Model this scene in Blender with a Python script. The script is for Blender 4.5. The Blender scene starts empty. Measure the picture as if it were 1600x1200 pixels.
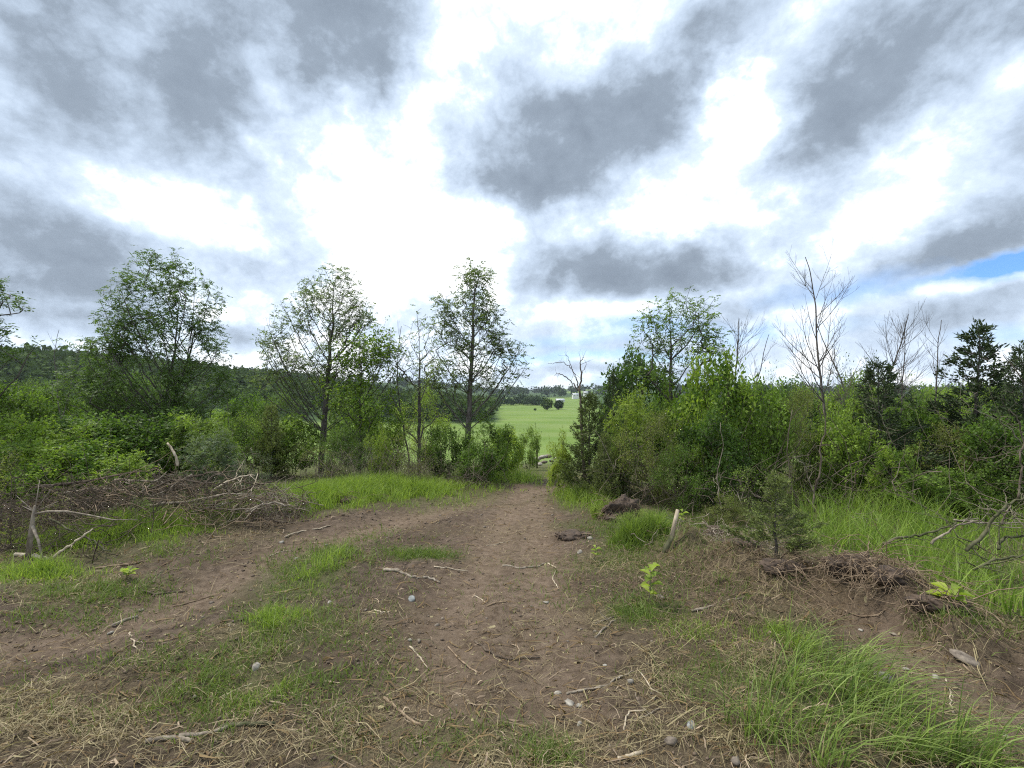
import bpy, math, random
import numpy as np

sc = bpy.context.scene
COL = sc.collection
# ------------------------------------------------------------------ camera
F = 711.0                                    # focal length in pixels of a 1600 px wide frame
PITCH = math.radians(0.97)
cam_d = bpy.data.cameras.new('camera'); cam_d.sensor_width = 36.0; cam_d.lens = F / 1600 * 36
cam_d.clip_start = 0.05; cam_d.clip_end = 9000
cam = bpy.data.objects.new('camera', cam_d); COL.objects.link(cam)
cam.location = (0, 0, 1.6); cam.rotation_euler = (math.pi / 2 + PITCH, 0, 0)
sc.camera = cam
sc.render.engine = 'CYCLES'
sc.view_settings.view_transform = 'Standard'; sc.view_settings.look = 'None'
sc.view_settings.exposure = 0.38; sc.view_settings.gamma = 1; sc.view_settings.use_curve_mapping = False
sc.cycles.max_bounces = 6; sc.cycles.diffuse_bounces = 3; sc.cycles.glossy_bounces = 2
sc.cycles.use_denoising = False; sc.cycles.sample_clamp_indirect = 4.0; sc.cycles.filter_width = 1.15; sc.cycles.transmission_bounces = 4; sc.cycles.volume_bounces = 0
SUN_EL, SUN_AZ = math.radians(58), math.radians(-68)     # azimuth from the view direction (+Y), positive to the right


def ray(px, py):
    x = (px - 800) / F; v = (600 - py) / F
    return np.array([x, math.cos(PITCH) - v * math.sin(PITCH), math.sin(PITCH) + v * math.cos(PITCH)])


def azel(px, py):
    r = ray(px, py); r = r / np.linalg.norm(r)
    return math.atan2(r[0], r[1]), math.asin(r[2])


# ------------------------------------------------------------------ world: broken overcast over a Nishita sky
W = bpy.data.worlds.new('World'); sc.world = W; W.use_nodes = True
nt = W.node_tree; nt.nodes.clear(); N = nt.nodes.new; L = nt.links.new


def math_node(op, a, b=None, c=None, clamp=False):
    n = N('ShaderNodeMath'); n.operation = op; n.use_clamp = clamp
    for i, v in enumerate((a, b, c)):
        if v is None: continue
        if isinstance(v, (int, float)): n.inputs[i].default_value = v
        else: L(v, n.inputs[i])
    return n.outputs[0]


tc = N('ShaderNodeTexCoord'); sep = N('ShaderNodeSeparateXYZ'); L(tc.outputs['Generated'], sep.inputs[0])
az = math_node('ARCTAN2', sep.outputs[0], sep.outputs[1])
el = math_node('ARCSINE', sep.outputs[2])
zz = math_node('ADD', math_node('MAXIMUM', sep.outputs[2], 0.0), 0.10)
plane = N('ShaderNodeCombineXYZ')
L(math_node('DIVIDE', sep.outputs[0], zz), plane.inputs[0]); L(math_node('DIVIDE', sep.outputs[1], zz), plane.inputs[1])


def noise(vec, scale, detail, rough, offs=(0, 0, 0), color=False, dist=0.0):
    mp = N('ShaderNodeMapping'); mp.inputs['Location'].default_value = offs; L(vec, mp.inputs[0])
    n = N('ShaderNodeTexNoise'); n.inputs['Scale'].default_value = scale; n.inputs['Detail'].default_value = detail
    n.inputs['Roughness'].default_value = rough; n.inputs['Distortion'].default_value = dist; L(mp.outputs[0], n.inputs['Vector'])
    return n.outputs['Color'] if color else n.outputs[0]


lift = N('ShaderNodeMapping'); lift.inputs['Scale'].default_value = (1.2, 1.2, 1.5); L(tc.outputs['Generated'], lift.inputs[0])
wn = N('ShaderNodeSeparateXYZ'); L(noise(lift.outputs[0], 3.6, 7, 0.60, (3, 1, 0), True), wn.inputs[0])
aw = math_node('ADD', az, math_node('MULTIPLY', math_node('SUBTRACT', wn.outputs[0], 0.5), 0.34))
ew = math_node('ADD', el, math_node('MULTIPLY', math_node('SUBTRACT', wn.outputs[1], 0.5),
                                    math_node('MULTIPLY_ADD', math_node('MAXIMUM', el, 0), 0.45, 0.03)))
warped = N('ShaderNodeCombineXYZ'); L(aw, warped.inputs[0]); L(ew, warped.inputs[1])


def blobs(items, start, gain=1.35):
    acc = start
    for (px, py, rx, ry, rot, w) in items:
        a0, e0 = azel(px, py)
        a1, _ = azel(px + rx, py); a2, _ = azel(px - rx, py)
        _, e1 = azel(px, py - ry); _, e2 = azel(px, py + ry)
        mp = N('ShaderNodeMapping'); mp.vector_type = 'TEXTURE'
        mp.inputs['Location'].default_value = (a0, e0, 0)
        mp.inputs['Rotation'].default_value = (0, 0, math.radians(rot))
        mp.inputs['Scale'].default_value = (abs(a1 - a2) / 2 * 1.25, abs(e1 - e2) / 2 * 1.25, 1)
        L(warped.outputs[0], mp.inputs[0])
        g = N('ShaderNodeTexGradient'); g.gradient_type = 'SPHERICAL'; L(mp.outputs[0], g.inputs[0])
        m = math_node('MULTIPLY', g.outputs[1], gain, clamp=True)
        acc = math_node('MULTIPLY_ADD', m, w, acc)
    return acc


DARK = [  # px, py, rx, ry, rotation, weight : grey cloud bellies and the bright openings between them
    (450, 50, 260, 150, 10, .62), (270, 165, 230, 105, 0, .52), (60, 100, 170, 140, 0, .35), (560, 60, 120, 110, 30, .35),
    (80, 375, 210, 72, 0, .68), (60, 455, 210, 40, 0, .45), (50, 505, 190, 26, 0, .4), (140, 270, 190, 30, -8, .2),
    (400, 425, 130, 42, 0, .34), (365, 520, 70, 18, 0, .42), (365, 540, 80, 14, 0, .3), (200, 500, 120, 20, 0, .25),
    (850, 250, 190, 110, 0, .55), (840, 305, 130, 48, 0, .34), (1000, 140, 250, 110, 25, .36), (1120, 50, 240, 90, 10, .3),
    (1265, 205, 130, 130, -10, .50), (1440, 70, 280, 120, 25, .50), (1590, 190, 130, 90, 0, .40), (1560, 30, 150, 60, 0, .25),
    (985, 425, 165, 50, 0, .72), (1140, 440, 110, 34, 0, .45), (1165, 480, 110, 20, 8, .40),
    (1420, 400, 170, 42, 10, .42), (1520, 340, 160, 44, 15, .34), (1300, 330, 150, 40, 12, .20), (1480, 480, 190, 40, 0, .44),
    (830, 385, 70, 26, 0, .2), (930, 545, 110, 12, 0, .34), (870, 578, 110, 10, 0, .40), (1040, 578, 110, 9, 0, .34), (780, 590, 90, 8, 0, .2),
    (610, 320, 220, 105, -25, -.48), (690, 110, 70, 170, 0, -.24), (1140, 210, 110, 70, 20, -.40), (1120, 330, 150, 50, 0, -.35),
    (560, 440, 120, 60, 0, -.4), (1130, 140, 40, 40, 0, -.2), (1530, 425, 130, 26, 12, -.5), (900, 490, 160, 22, 0, -.3), (300, 330, 120, 60, 0, -.35),
]
fb = noise(lift.outputs[0], 2.3, 10, 0.56, (7.3, 2.1, 0), dist=0.35)
fb2 = noise(lift.outputs[0], 7.5, 9, 0.60, (1.3, 8.1, 0), dist=.25)
base = math_node('MULTIPLY_ADD', math_node('SUBTRACT', fb, 0.5), 1.6, 0.20)
base = math_node('MULTIPLY_ADD', math_node('SUBTRACT', fb2, 0.5), 1.15, base)
puff = math_node('ABSOLUTE', math_node('SUBTRACT', noise(lift.outputs[0], 5.6, 10, 0.62, (5.1, 3.3, 2), dist=.1), 0.5))
base = math_node('MULTIPLY_ADD', math_node('SUBTRACT', puff, 0.07), -2.0, base)
dk = math_node('MULTIPLY', blobs(DARK, base), 0.66, clamp=True)
BLUE = [(1585, 397, 135, 30, 13, 1.3), (1480, 420, 110, 14, 10, .45), (1310, 448, 130, 30, 8, .50), (1000, 512, 120, 18, 0, .48), (880, 535, 90, 14, 0, .35),
        (830, 560, 120, 12, 0, .4), (1190, 520, 130, 18, 0, .38), (1590, 525, 150, 20, 0, .34), (980, 556, 150, 10, 0, .4), (820, 600, 200, 10, 0, .3), (1080, 595, 180, 9, 0, .3)]
bl = math_node('MULTIPLY', blobs(BLUE, 0.0), 1.0, clamp=True)
lowgap = noise(plane.outputs[0], 1.7, 7, 0.6, (11, 4, 0))
bl = math_node('MULTIPLY', math_node('MULTIPLY_ADD', math_node('SUBTRACT', lowgap, 0.5), math_node('MULTIPLY', bl, 1.2), bl), 1.0, clamp=True)
ramp = N('ShaderNodeValToRGB'); L(dk, ramp.inputs[0])
cr = ramp.color_ramp; cr.interpolation = 'LINEAR'
cr.elements[0].position = 0.0; cr.elements[0].color = (1.0, 1.0, 1.0, 1)
cr.elements[1].position = 1.0; cr.elements[1].color = (0.21, 0.25, 0.305, 1)
for p, c in ((0.075, (.88, .95, 1.02, 1)), (0.165, (.66, .755, .88, 1)), (0.375, (.49, .575, .69, 1)), (.66, (.275, .325, .390, 1))):
    e = cr.elements.new(p); e.color = c
cloud = N('ShaderNodeMix'); cloud.data_type = 'RGBA'; cloud.blend_type = 'MULTIPLY'; cloud.inputs[0].default_value = 1
L(ramp.outputs[0], cloud.inputs[6]); cloud.inputs[7].default_value = (9.7, 9.95, 10.2, 1)
sky = N('ShaderNodeTexSky'); sky.sky_type = 'NISHITA'; sky.sun_disc = False
sky.sun_elevation = SUN_EL; sky.sun_rotation = SUN_AZ; sky.ozone_density = 4.0; sky.dust_density = 0.1; sky.altitude = 100
mx = N('ShaderNodeMix'); mx.data_type = 'RGBA'; L(bl, mx.inputs[0]); L(cloud.outputs[2], mx.inputs[6]); sg = N('ShaderNodeMix'); sg.data_type = 'RGBA'; sg.blend_type = 'MULTIPLY'; sg.inputs[0].default_value = 1; L(sky.outputs[0], sg.inputs[6]); sg.inputs[7].default_value = (.85, 1.15, 1.5, 1); L(sg.outputs[2], mx.inputs[7])
bg = N('ShaderNodeBackground'); bg.inputs[1].default_value = 0.10; L(mx.outputs[2], bg.inputs[0])
ow = N('ShaderNodeOutputWorld'); L(bg.outputs[0], ow.inputs[0])

sun_d = bpy.data.lights.new('sun', 'SUN'); sun_d.energy = 3.3; sun_d.angle = math.radians(9); sun_d.color = (1, .95, .87)
sun = bpy.data.objects.new('sun', sun_d); COL.objects.link(sun)
sun.rotation_euler = (math.pi / 2 - SUN_EL, 0, math.pi - SUN_AZ)

# ------------------------------------------------------------------ noise and terrain


def _h(ix, iy, seed):
    n = (ix.astype(np.int64) * 374761393 + iy.astype(np.int64) * 668265263 + seed * 1442695041) & 0xffffffff
    n = ((n ^ (n >> 13)) * 1274126177) & 0xffffffff
    n = ((n ^ (n >> 16)) * 2246822519) & 0xffffffff
    return ((n >> 8) & 0xffff) / 65535.0


def vn(x, y, seed=0):
    ix = np.floor(x); iy = np.floor(y); fx = x - ix; fy = y - iy
    ux = fx * fx * (3 - 2 * fx); uy = fy * fy * (3 - 2 * fy)
    a = _h(ix, iy, seed); b = _h(ix + 1, iy, seed); c = _h(ix, iy + 1, seed); d = _h(ix + 1, iy + 1, seed)
    return a + (b - a) * ux + (c - a) * uy + (a - b - c + d) * ux * uy


def fbm(x, y, wl, octv, seed=0, gain=.5):
    s = 0; amp = 1; t = 0
    for i in range(octv):
        r = 0.6 * i
        xx = (x * math.cos(r) - y * math.sin(r)) / wl; yy = (x * math.sin(r) + y * math.cos(r)) / wl
        s = s + amp * vn(xx + 17.3 * i, yy - 9.1 * i, seed + i); t += amp; amp *= gain; wl *= .5
    return s / t


def sp(t, k): return k * np.logaddexp(0, t / k)


def S(t): t = np.clip(t, 0, 1); return t * t * (3 - 2 * t)


def base_h(x, y):
    h = -0.05 * sp(y, .5) - 0.088 * sp(y - 12, 1.2) + 0.138 * sp(y - 84, 6)
    h = h + 27 * S((-x - 15) / 260) * S((y - 95) / 130) + 5 * S((x - 50) / 150) * S((y - 110) / 110)
    far = S((y - 420) / 900)
    h = h + far * (7.5 + 5 * np.exp(-((x - 420) / 260) ** 2) + 10 * S((y - 1500) / 900) + 5 * (fbm(x, y, 500, 3, 91) - .5))
    return h


def seg_dist(x, y, pts):
    d = np.full(np.shape(x), 1e9)
    for (ax, ay), (bx, by) in zip(pts[:-1], pts[1:]):
        t = np.clip(((x - ax) * (bx - ax) + (y - ay) * (by - ay)) / ((bx - ax) ** 2 + (by - ay) ** 2), 0, 1)
        d = np.minimum(d, np.hypot(x - ax - t * (bx - ax), y - ay - t * (by - ay)))
    return d


def at0(px, py):
    r = ray(px, py); t = 1.0
    for _ in range(60):
        t = max(.2, t + (float(base_h(np.array(r[0] * t), np.array(r[1] * t))) - (1.6 + r[2] * t)) / (r[2] - .05) * .7)
        if r[1] * t > 60: break
    return r[0] * t, r[1] * t


def wl(*pp): return [at0(*p) for p in pp]


TRACK_L = wl((0, 1010), (150, 975), (330, 920), (480, 855), (620, 810), (760, 775))
TRACK_C = wl((650, 1190), (690, 1050), (735, 930), (770, 850), (800, 785), (830, 762))
TRACK_C2 = wl((860, 1190), (850, 1000), (835, 900), (830, 800), (835, 765))
TRACK_R = wl((1600, 1130), (1480, 1090), (1400, 1020), (1300, 960))


def eblobs(x, y, items):
    m = np.zeros(np.shape(x))
    for (px, py, rx, ry, w) in items:
        cx, cy = at0(px, py); y0 = at0(px, min(py + ry, 1400))[1]; y1 = at0(px, py - ry)[1]
        ax = rx / F * cy; ay = (y1 - y0) / 2; cy = (y0 + y1) / 2
        m = np.maximum(m, w * np.exp(-(((x - cx) / ax) ** 2 + ((y - cy) / ay) ** 2) ** 1.5))
    return m


STRAW = [(150, 1120, 330, 75, 1), (120, 920, 120, 26, .8), (480, 1140, 300, 70, .9), (620, 1080, 120, 40, .5), (1090, 900, 200, 45, .9), (1060, 980, 190, 55, .8), (1350, 940, 230, 40, .9),
         (1130, 1060, 170, 70, .8), (800, 1180, 240, 60, .9), (1100, 1180, 200, 60, .8), (560, 990, 110, 60, .6), (330, 1030, 130, 60, .8), (1570, 1030, 110, 45, .9),
         (1250, 950, 120, 40, .8), (700, 770, 80, 14, .5), (1280, 1190, 150, 60, .6), (1180, 840, 110, 26, .8), (350, 840, 90, 26, .5)]
GREEN = [(470, 910, 62, 40, .75), (440, 985, 70, 45, .95), (400, 1080, 75, 60, .6), (660, 866, 60, 10, .8), (585, 775, 180, 15, 1), (510, 785, 110, 16, .9), (180, 840, 130, 32, 1),
         (60, 905, 110, 26, .9), (1010, 850, 80, 36, 1), (960, 885, 60, 26, .7), (1000, 965, 60, 26, .7), (920, 785, 60, 18, 1), (1310, 1110, 130, 90, 1), (1260, 1010, 70, 40, .7),
         (1450, 1150, 110, 80, .7), (860, 1170, 50, 40, .5), (450, 900, 60, 40, .5), (700, 1165, 150, 45, .25), (1060, 860, 60, 30, .5), (360, 800, 70, 16, .8), (920, 820, 50, 12, .6),
         (1120, 830, 90, 26, .7), (60, 820, 90, 40, .9), (765, 745, 50, 8, .9)]
RIDGE = wl((1075, 880), (1150, 905), (1215, 925), (1300, 935), (1400, 965), (1490, 1005), (1640, 1050))
GRASS_R = wl((1235, 800), (1240, 850), (1262, 880), (1330, 915), (1400, 960), (1500, 1000), (1640, 1040))


def masks(x, y):
    """straw, green, tall-grass field on the right and the far edge of the clearing, all in ground metres"""
    n1 = fbm(x, y, 1.1, 4, 5) - .5; n2 = fbm(x, y, .35, 3, 15) - .5
    straw = eblobs(x, y, STRAW); green = eblobs(x, y, GREEN)
    gy = np.interp(y, [p[1] for p in GRASS_R[::-1]], [p[0] for p in GRASS_R[::-1]])
    tall = S((x - gy) / .35 + 1.2 * n1) * S((y - 1.2) / .8)
    edge = S((y - 11.7 - 2.0 * n1) / 1.6)
    lx = np.interp(y, [1.5, 3.0, 4.6, 6.0, 8.5, 12], [-9, -5.2, -4.2, -4.4, -3.6, -3.0])
    rx = np.interp(y, [1.5, 3.0, 4.6, 6.5, 9, 12], [9, 4, 2.4, 1.8, 1.6, 1.2])
    side = np.maximum(S((lx - x) / .9 + 1.5 * n1), S((x - rx) / .8 + 1.5 * n1))
    path = np.exp(-((x - .6) / 1.4) ** 2) * (1 - S((y - 24) / 6))
    green = np.clip(np.maximum(green, np.maximum(side * S((y - 4.2) / 2) * .75, edge * (1 - .25 * path))) + n1 * .5 * (green > .08) + n2 * .35 * (green > .05), 0, 1)
    straw = np.clip(np.maximum(straw, side * .45) + n1 * .8 + n2 * .5 * 1.0, 0, 1)
    return straw, green, tall, edge, side


def track_mask(x, y):
    d = np.minimum(np.minimum(seg_dist(x, y, TRACK_L), seg_dist(x, y, TRACK_R)), np.minimum(seg_dist(x, y, TRACK_C), seg_dist(x, y, TRACK_C2)))
    return np.exp(-(d / .42) ** 2)


def height(x, y):
    x = np.asarray(x, float); y = np.asarray(y, float)
    h = base_h(x, y)
    near = 1 - S((y - 14) / 14)
    tr = track_mask(x, y) * near
    rough = .5 + .8 * S((x - .9 - .1 * y) / .6) + .3 * S((-x - 1.2) / 1)
    h = h + near * (.16 * (fbm(x, y, 1.6, 3, 40) - .5) - .05 * tr)
    h = h + near * (1 - .6 * tr) * rough * (.10 * (fbm(x, y, .42, 4, 60, .62) - .5) + .16 * (np.abs(fbm(x, y, .17, 4, 70, .7) - .5)))
    h = h + (1 - near) * .5 * (fbm(x, y, 14, 3, 44) - .5)
    d = seg_dist(x + .25 * (fbm(x, y, .5, 3, 88) - .5), y + .35 * (fbm(x, y, .4, 3, 89) - .5), RIDGE)
    h = h + (.19 * np.exp(-(d / .30) ** 2) + .07 * np.exp(-(d / .9) ** 2)) * (.1 + 1.8 * fbm(x, y, .38, 4, 90, .6)) * (y < 9)
    return h


def hz(x, y): return float(height(np.array([x]), np.array([y]))[0])


def at(px, py):
    x, y = at0(px, py)
    r = ray(px, py)
    for _ in range(4):
        t = (hz(x, y) - 1.6) / r[2]
        x, y = .5 * x + .5 * r[0] * t, .5 * y + .5 * r[1] * t
    return x, y


def P(px, py, d):
    r = ray(px, py); r = r * d / r[1]
    return np.array([r[0], r[1], 1.6 + r[2]])


# ------------------------------------------------------------------ materials
def material(name):
    m = bpy.data.materials.new(name); m.use_nodes = True
    m.node_tree.nodes.clear(); return m, m.node_tree.nodes, m.node_tree.links


def mixc(n, l, fac, a, b, blend='MIX'):
    m = n.new('ShaderNodeMix'); m.data_type = 'RGBA'; m.blend_type = blend
    for s, v in ((0, fac), (6, a), (7, b)):
        if isinstance(v, tuple): m.inputs[s].default_value = (*v, 1)
        elif isinstance(v, (int, float)): m.inputs[s].default_value = v
        else: l.new(v, m.inputs[s])
    return m.outputs[2]


def leaf_mat(name, dark, light, trans=.40, rough=.55, spec=.20, odd=None):
    m, n, l = material(name)
    at_ = n.new('ShaderNodeAttribute'); at_.attribute_name = 'tint'
    c = mixc(n, l, at_.outputs['Fac'], dark, light)
    oi = n.new('ShaderNodeObjectInfo')
    hv = n.new('ShaderNodeHueSaturation'); l.new(c, hv.inputs['Color'])
    mr = n.new('ShaderNodeMapRange'); l.new(oi.outputs['Random'], mr.inputs[0]); mr.inputs[3].default_value = .72; mr.inputs[4].default_value = 1.22
    l.new(mr.outputs[0], hv.inputs['Value'])
    mr2 = n.new('ShaderNodeMapRange'); l.new(oi.outputs['Random'], mr2.inputs[0]); mr2.inputs[3].default_value = .512; mr2.inputs[4].default_value = .488
    l.new(mr2.outputs[0], hv.inputs['Hue'])
    p = n.new('ShaderNodeBsdfPrincipled'); p.inputs['Roughness'].default_value = rough; p.inputs['Specular IOR Level'].default_value = spec
    l.new(hv.outputs[0], p.inputs['Base Color'])
    t = n.new('ShaderNodeBsdfTranslucent'); l.new(mixc(n, l, 1.0, hv.outputs[0], (1.35, 1.45, .7), 'MULTIPLY'), t.inputs[0])
    ms = n.new('ShaderNodeMixShader'); ms.inputs[0].default_value = trans
    l.new(p.outputs[0], ms.inputs[1]); l.new(t.outputs[0], ms.inputs[2])
    o = n.new('ShaderNodeOutputMaterial'); l.new(ms.outputs[0], o.inputs[0]); return m


def bark_mat(name, a, b, scale=18, rough=.9):
    m, n, l = material(name)
    tc_ = n.new('ShaderNodeTexCoord')
    mp = n.new('ShaderNodeMapping'); mp.inputs['Scale'].default_value = (1, 1, .35); l.new(tc_.outputs['Object'], mp.inputs[0])
    no = n.new('ShaderNodeTexNoise'); no.inputs['Scale'].default_value = scale; no.inputs['Detail'].default_value = 6; l.new(mp.outputs[0], no.inputs[0])
    mr = n.new('ShaderNodeMapRange'); mr.inputs[1].default_value = .35; mr.inputs[2].default_value = .65; l.new(no.outputs[0], mr.inputs[0])
    c = mixc(n, l, mr.outputs[0], a, b)
    p = n.new('ShaderNodeBsdfPrincipled'); p.inputs['Roughness'].default_value = rough; p.inputs['Specular IOR Level'].default_value = .2
    l.new(c, p.inputs['Base Color'])
    bp = n.new('ShaderNodeBump'); bp.inputs['Strength'].default_value = .5; bp.inputs['Distance'].default_value = .01
    l.new(no.outputs[0], bp.inputs['Height']); l.new(bp.outputs[0], p.inputs['Normal'])
    o = n.new('ShaderNodeOutputMaterial'); l.new(p.outputs[0], o.inputs[0]); return m


MAT = {
    'ash': leaf_mat('ash_leaf', (.066, .104, .030), (.165, .255, .062)),
    'ashthin': leaf_mat('thin_ash_leaf', (.080, .118, .044), (.180, .240, .085)),
    'bright': leaf_mat('bright_leaf', (.090, .165, .028), (.320, .420, .065), .42),
    'yellow': leaf_mat('yellow_green_leaf', (.150, .220, .040), (.300, .380, .070), .42),
    'green': leaf_mat('shrub_leaf', (.058, .098, .020), (.215, .325, .056)),
    'dark': leaf_mat('dark_shrub_leaf', (.042, .076, .018), (.125, .205, .040)),
    'olive': leaf_mat('olive_leaf', (.078, .100, .030), (.240, .275, .074)),
    'grey': leaf_mat('grey_green_leaf', (.080, .115, .060), (.165, .210, .110)),
    'cedar': leaf_mat('cedar_needles', (.024, .042, .018), (.068, .098, .036), .1, .7),
    'cedarlight': leaf_mat('light_cedar_needles', (.080, .108, .030), (.200, .240, .072), .15, .7),
    'grass': leaf_mat('grass_blade', (.080, .150, .024), (.265, .365, .075), .40, .45),
    'clump': leaf_mat('clump_blade', (.060, .105, .022), (.260, .350, .085), .35, .45),
    'weed': leaf_mat('weed_blade', (.12, .19, .035), (.36, .44, .10), .42),
    'lowgrass': leaf_mat('low_grass', (.075, .125, .024), (.205, .265, .065), .35, .5),
    'straw': leaf_mat('dry_straw', (.120, .085, .048), (.470, .395, .220), .15, .6),
    'deadleaf': leaf_mat('dead_leaf', (.12, .070, .035), (.30, .205, .10), .15, .6),
    'palelitter': leaf_mat('pale_root', (.10, .072, .048), (.40, .32, .215), .05, .8),
    'forest': leaf_mat('forest_leaf', (.030, .056, .017), (.060, .098, .026), .15, .9, .05),
    'farforest': leaf_mat('far_forest_leaf', (.028, .050, .026), (.054, .082, .036), .1, .9, .05),
    'bark': bark_mat('bark', (.055, .047, .040), (.135, .120, .105)),
    'twig': bark_mat('twig_bark', (.075, .058, .044), (.175, .142, .108)),
    'dead': bark_mat('dead_bark', (.125, .100, .075), (.340, .290, .225)),
    'pale': bark_mat('peeled_wood', (.270, .215, .150), (.540, .460, .340)),
    'wetbark': bark_mat('damp_bark', (.045, .034, .025), (.135, .105, .076)),
    'root': bark_mat('root', (.120, .082, .052), (.300, .225, .150)),
    'moss': bark_mat('mossy_bark', (.045, .050, .022), (.120, .115, .065)),
}


def stone_mat(name, a, b):
    m, n, l = material(name)
    tc_ = n.new('ShaderNodeTexCoord')
    no = n.new('ShaderNodeTexNoise'); no.inputs['Scale'].default_value = 16; no.inputs['Detail'].default_value = 9; no.inputs['Roughness'].default_value = .65
    l.new(tc_.outputs['Object'], no.inputs[0])
    mr = n.new('ShaderNodeMapRange'); mr.inputs[1].default_value = .38; mr.inputs[2].default_value = .62; l.new(no.outputs[0], mr.inputs[0])
    c = mixc(n, l, mr.outputs[0], a, b)
    p = n.new('ShaderNodeBsdfPrincipled'); p.inputs['Roughness'].default_value = .85; l.new(c, p.inputs['Base Color'])
    bp = n.new('ShaderNodeBump'); bp.inputs['Strength'].default_value = .6; bp.inputs['Distance'].default_value = .006
    l.new(no.outputs[0], bp.inputs['Height']); l.new(bp.outputs[0], p.inputs['Normal'])
    o = n.new('ShaderNodeOutputMaterial'); l.new(p.outputs[0], o.inputs[0]); return m


MAT['stone'] = stone_mat('limestone', (.16, .14, .115), (.40, .37, .31))
MAT['bluestone'] = stone_mat('blue_grey_stone', (.13, .14, .135), (.28, .29, .275))
MAT['brownstone'] = stone_mat('dirty_stone', (.085, .066, .05), (.26, .215, .165))
MAT['clod'] = stone_mat('soil_clod', (.045, .030, .020), (.175, .124, .082))
MAT['soil'] = stone_mat('root_soil', (.030, .020, .014), (.095, .064, .043))


def ground_material():
    m, n, l = material('ground')
    tc_ = n.new('ShaderNodeTexCoord'); O = tc_.outputs['Object']

    def no(scale, det=6, rough=.6, stretch=None, dist=0):
        v = O
        if stretch:
            mp = n.new('ShaderNodeMapping'); mp.inputs['Scale'].default_value = stretch; mp.inputs['Rotation'].default_value = (0, 0, .5); l.new(O, mp.inputs[0]); v = mp.outputs[0]
        t = n.new('ShaderNodeTexNoise'); t.inputs['Scale'].default_value = scale; t.inputs['Detail'].default_value = det
        t.inputs['Roughness'].default_value = rough; t.inputs['Distortion'].default_value = dist; l.new(v, t.inputs[0]); return t.outputs[0]

    def mr(v, a, b, c=0, d=1):
        r = n.new('ShaderNodeMapRange'); l.new(v, r.inputs[0])
        for i, q in enumerate((a, b, c, d)): r.inputs[i + 1].default_value = q
        return r.outputs[0]

    def attr(name):
        a = n.new('ShaderNodeAttribute'); a.attribute_name = name; return a.outputs['Fac']

    def mth(op, a, b):
        k = n.new('ShaderNodeMath'); k.operation = op; k.use_clamp = True
        for i, v in enumerate((a, b)):
            if isinstance(v, (int, float)): k.inputs[i].default_value = v
            else: l.new(v, k.inputs[i])
        return k.outputs[0]
    big, mid, fine = no(1.3, 7), no(11, 10, .74), no(60, 10, .78)
    soil = mixc(n, l, mr(mid, .36, .64), (.034, .024, .017), (.185, .137, .100))
    soil = mixc(n, l, mr(big, .42, .62), soil, (.085, .061, .043))
    soil = mixc(n, l, mr(no(2.2, 5), .60, .72, 0, .55), soil, (.150, .080, .050))
    soil = mixc(n, l, attr('track'), soil, mixc(n, l, mr(mid, .35, .65), (.110, .077, .050), (.240, .178, .128)))
    soil = mixc(n, l, mr(fine, .59, .69, 0, .75), soil, (.33, .265, .175))
    soil = mixc(n, l, mr(fine, .43, .34, 0, .8), soil, (.030, .021, .014))
    litter = mixc(n, l, mr(no(75, 8, .75), .42, .62), (.070, .052, .030), (.270, .215, .120))
    c = mixc(n, l, mth('MULTIPLY', attr('straw'), mr(mid, .30, .60, .25, .85)), soil, litter)
    turf = mixc(n, l, mr(no(34, 8, .7), .38, .62), (.048, .066, .020), (.130, .160, .048))
    turf = mixc(n, l, mr(big, .4, .65, 0, .6), turf, (.115, .115, .045))
    c = mixc(n, l, mth('MULTIPLY', attr('green'), mr(fine, .30, .55, .35, 1)), c, turf)
    field = mixc(n, l, mr(no(.035, 6), .35, .65), (.105, .172, .028), (.165, .238, .048))
    field = mixc(n, l, mr(no(.012, 3, .5, (1, 6, 1)), .45, .6, 0, .6), field, (.185, .235, .075))
    field = mixc(n, l, mr(no(3, 6, .7), .45, .7, 0, .5), field, (.060, .120, .024))
    c = mixc(n, l, attr('field'), c, field)
    c = mixc(n, l, attr('wood'), c, mixc(n, l, mr(no(.3, 8, .7), .4, .6), (.022, .045, .016), (.065, .110, .030)))
    p = n.new('ShaderNodeBsdfPrincipled'); l.new(c, p.inputs['Base Color']); p.inputs['Roughness'].default_value = .92; p.inputs['Specular IOR Level'].default_value = .15
    bp = n.new('ShaderNodeBump'); bp.inputs['Strength'].default_value = .9; bp.inputs['Distance'].default_value = .05; l.new(mid, bp.inputs['Height'])
    b2 = n.new('ShaderNodeBump'); b2.inputs['Strength'].default_value = .9; b2.inputs['Distance'].default_value = .012; l.new(fine, b2.inputs['Height']); l.new(bp.outputs[0], b2.inputs['Normal'])
    l.new(b2.outputs[0], p.inputs['Normal'])
    o = n.new('ShaderNodeOutputMaterial'); l.new(p.outputs[0], o.inputs[0]); return m


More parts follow.
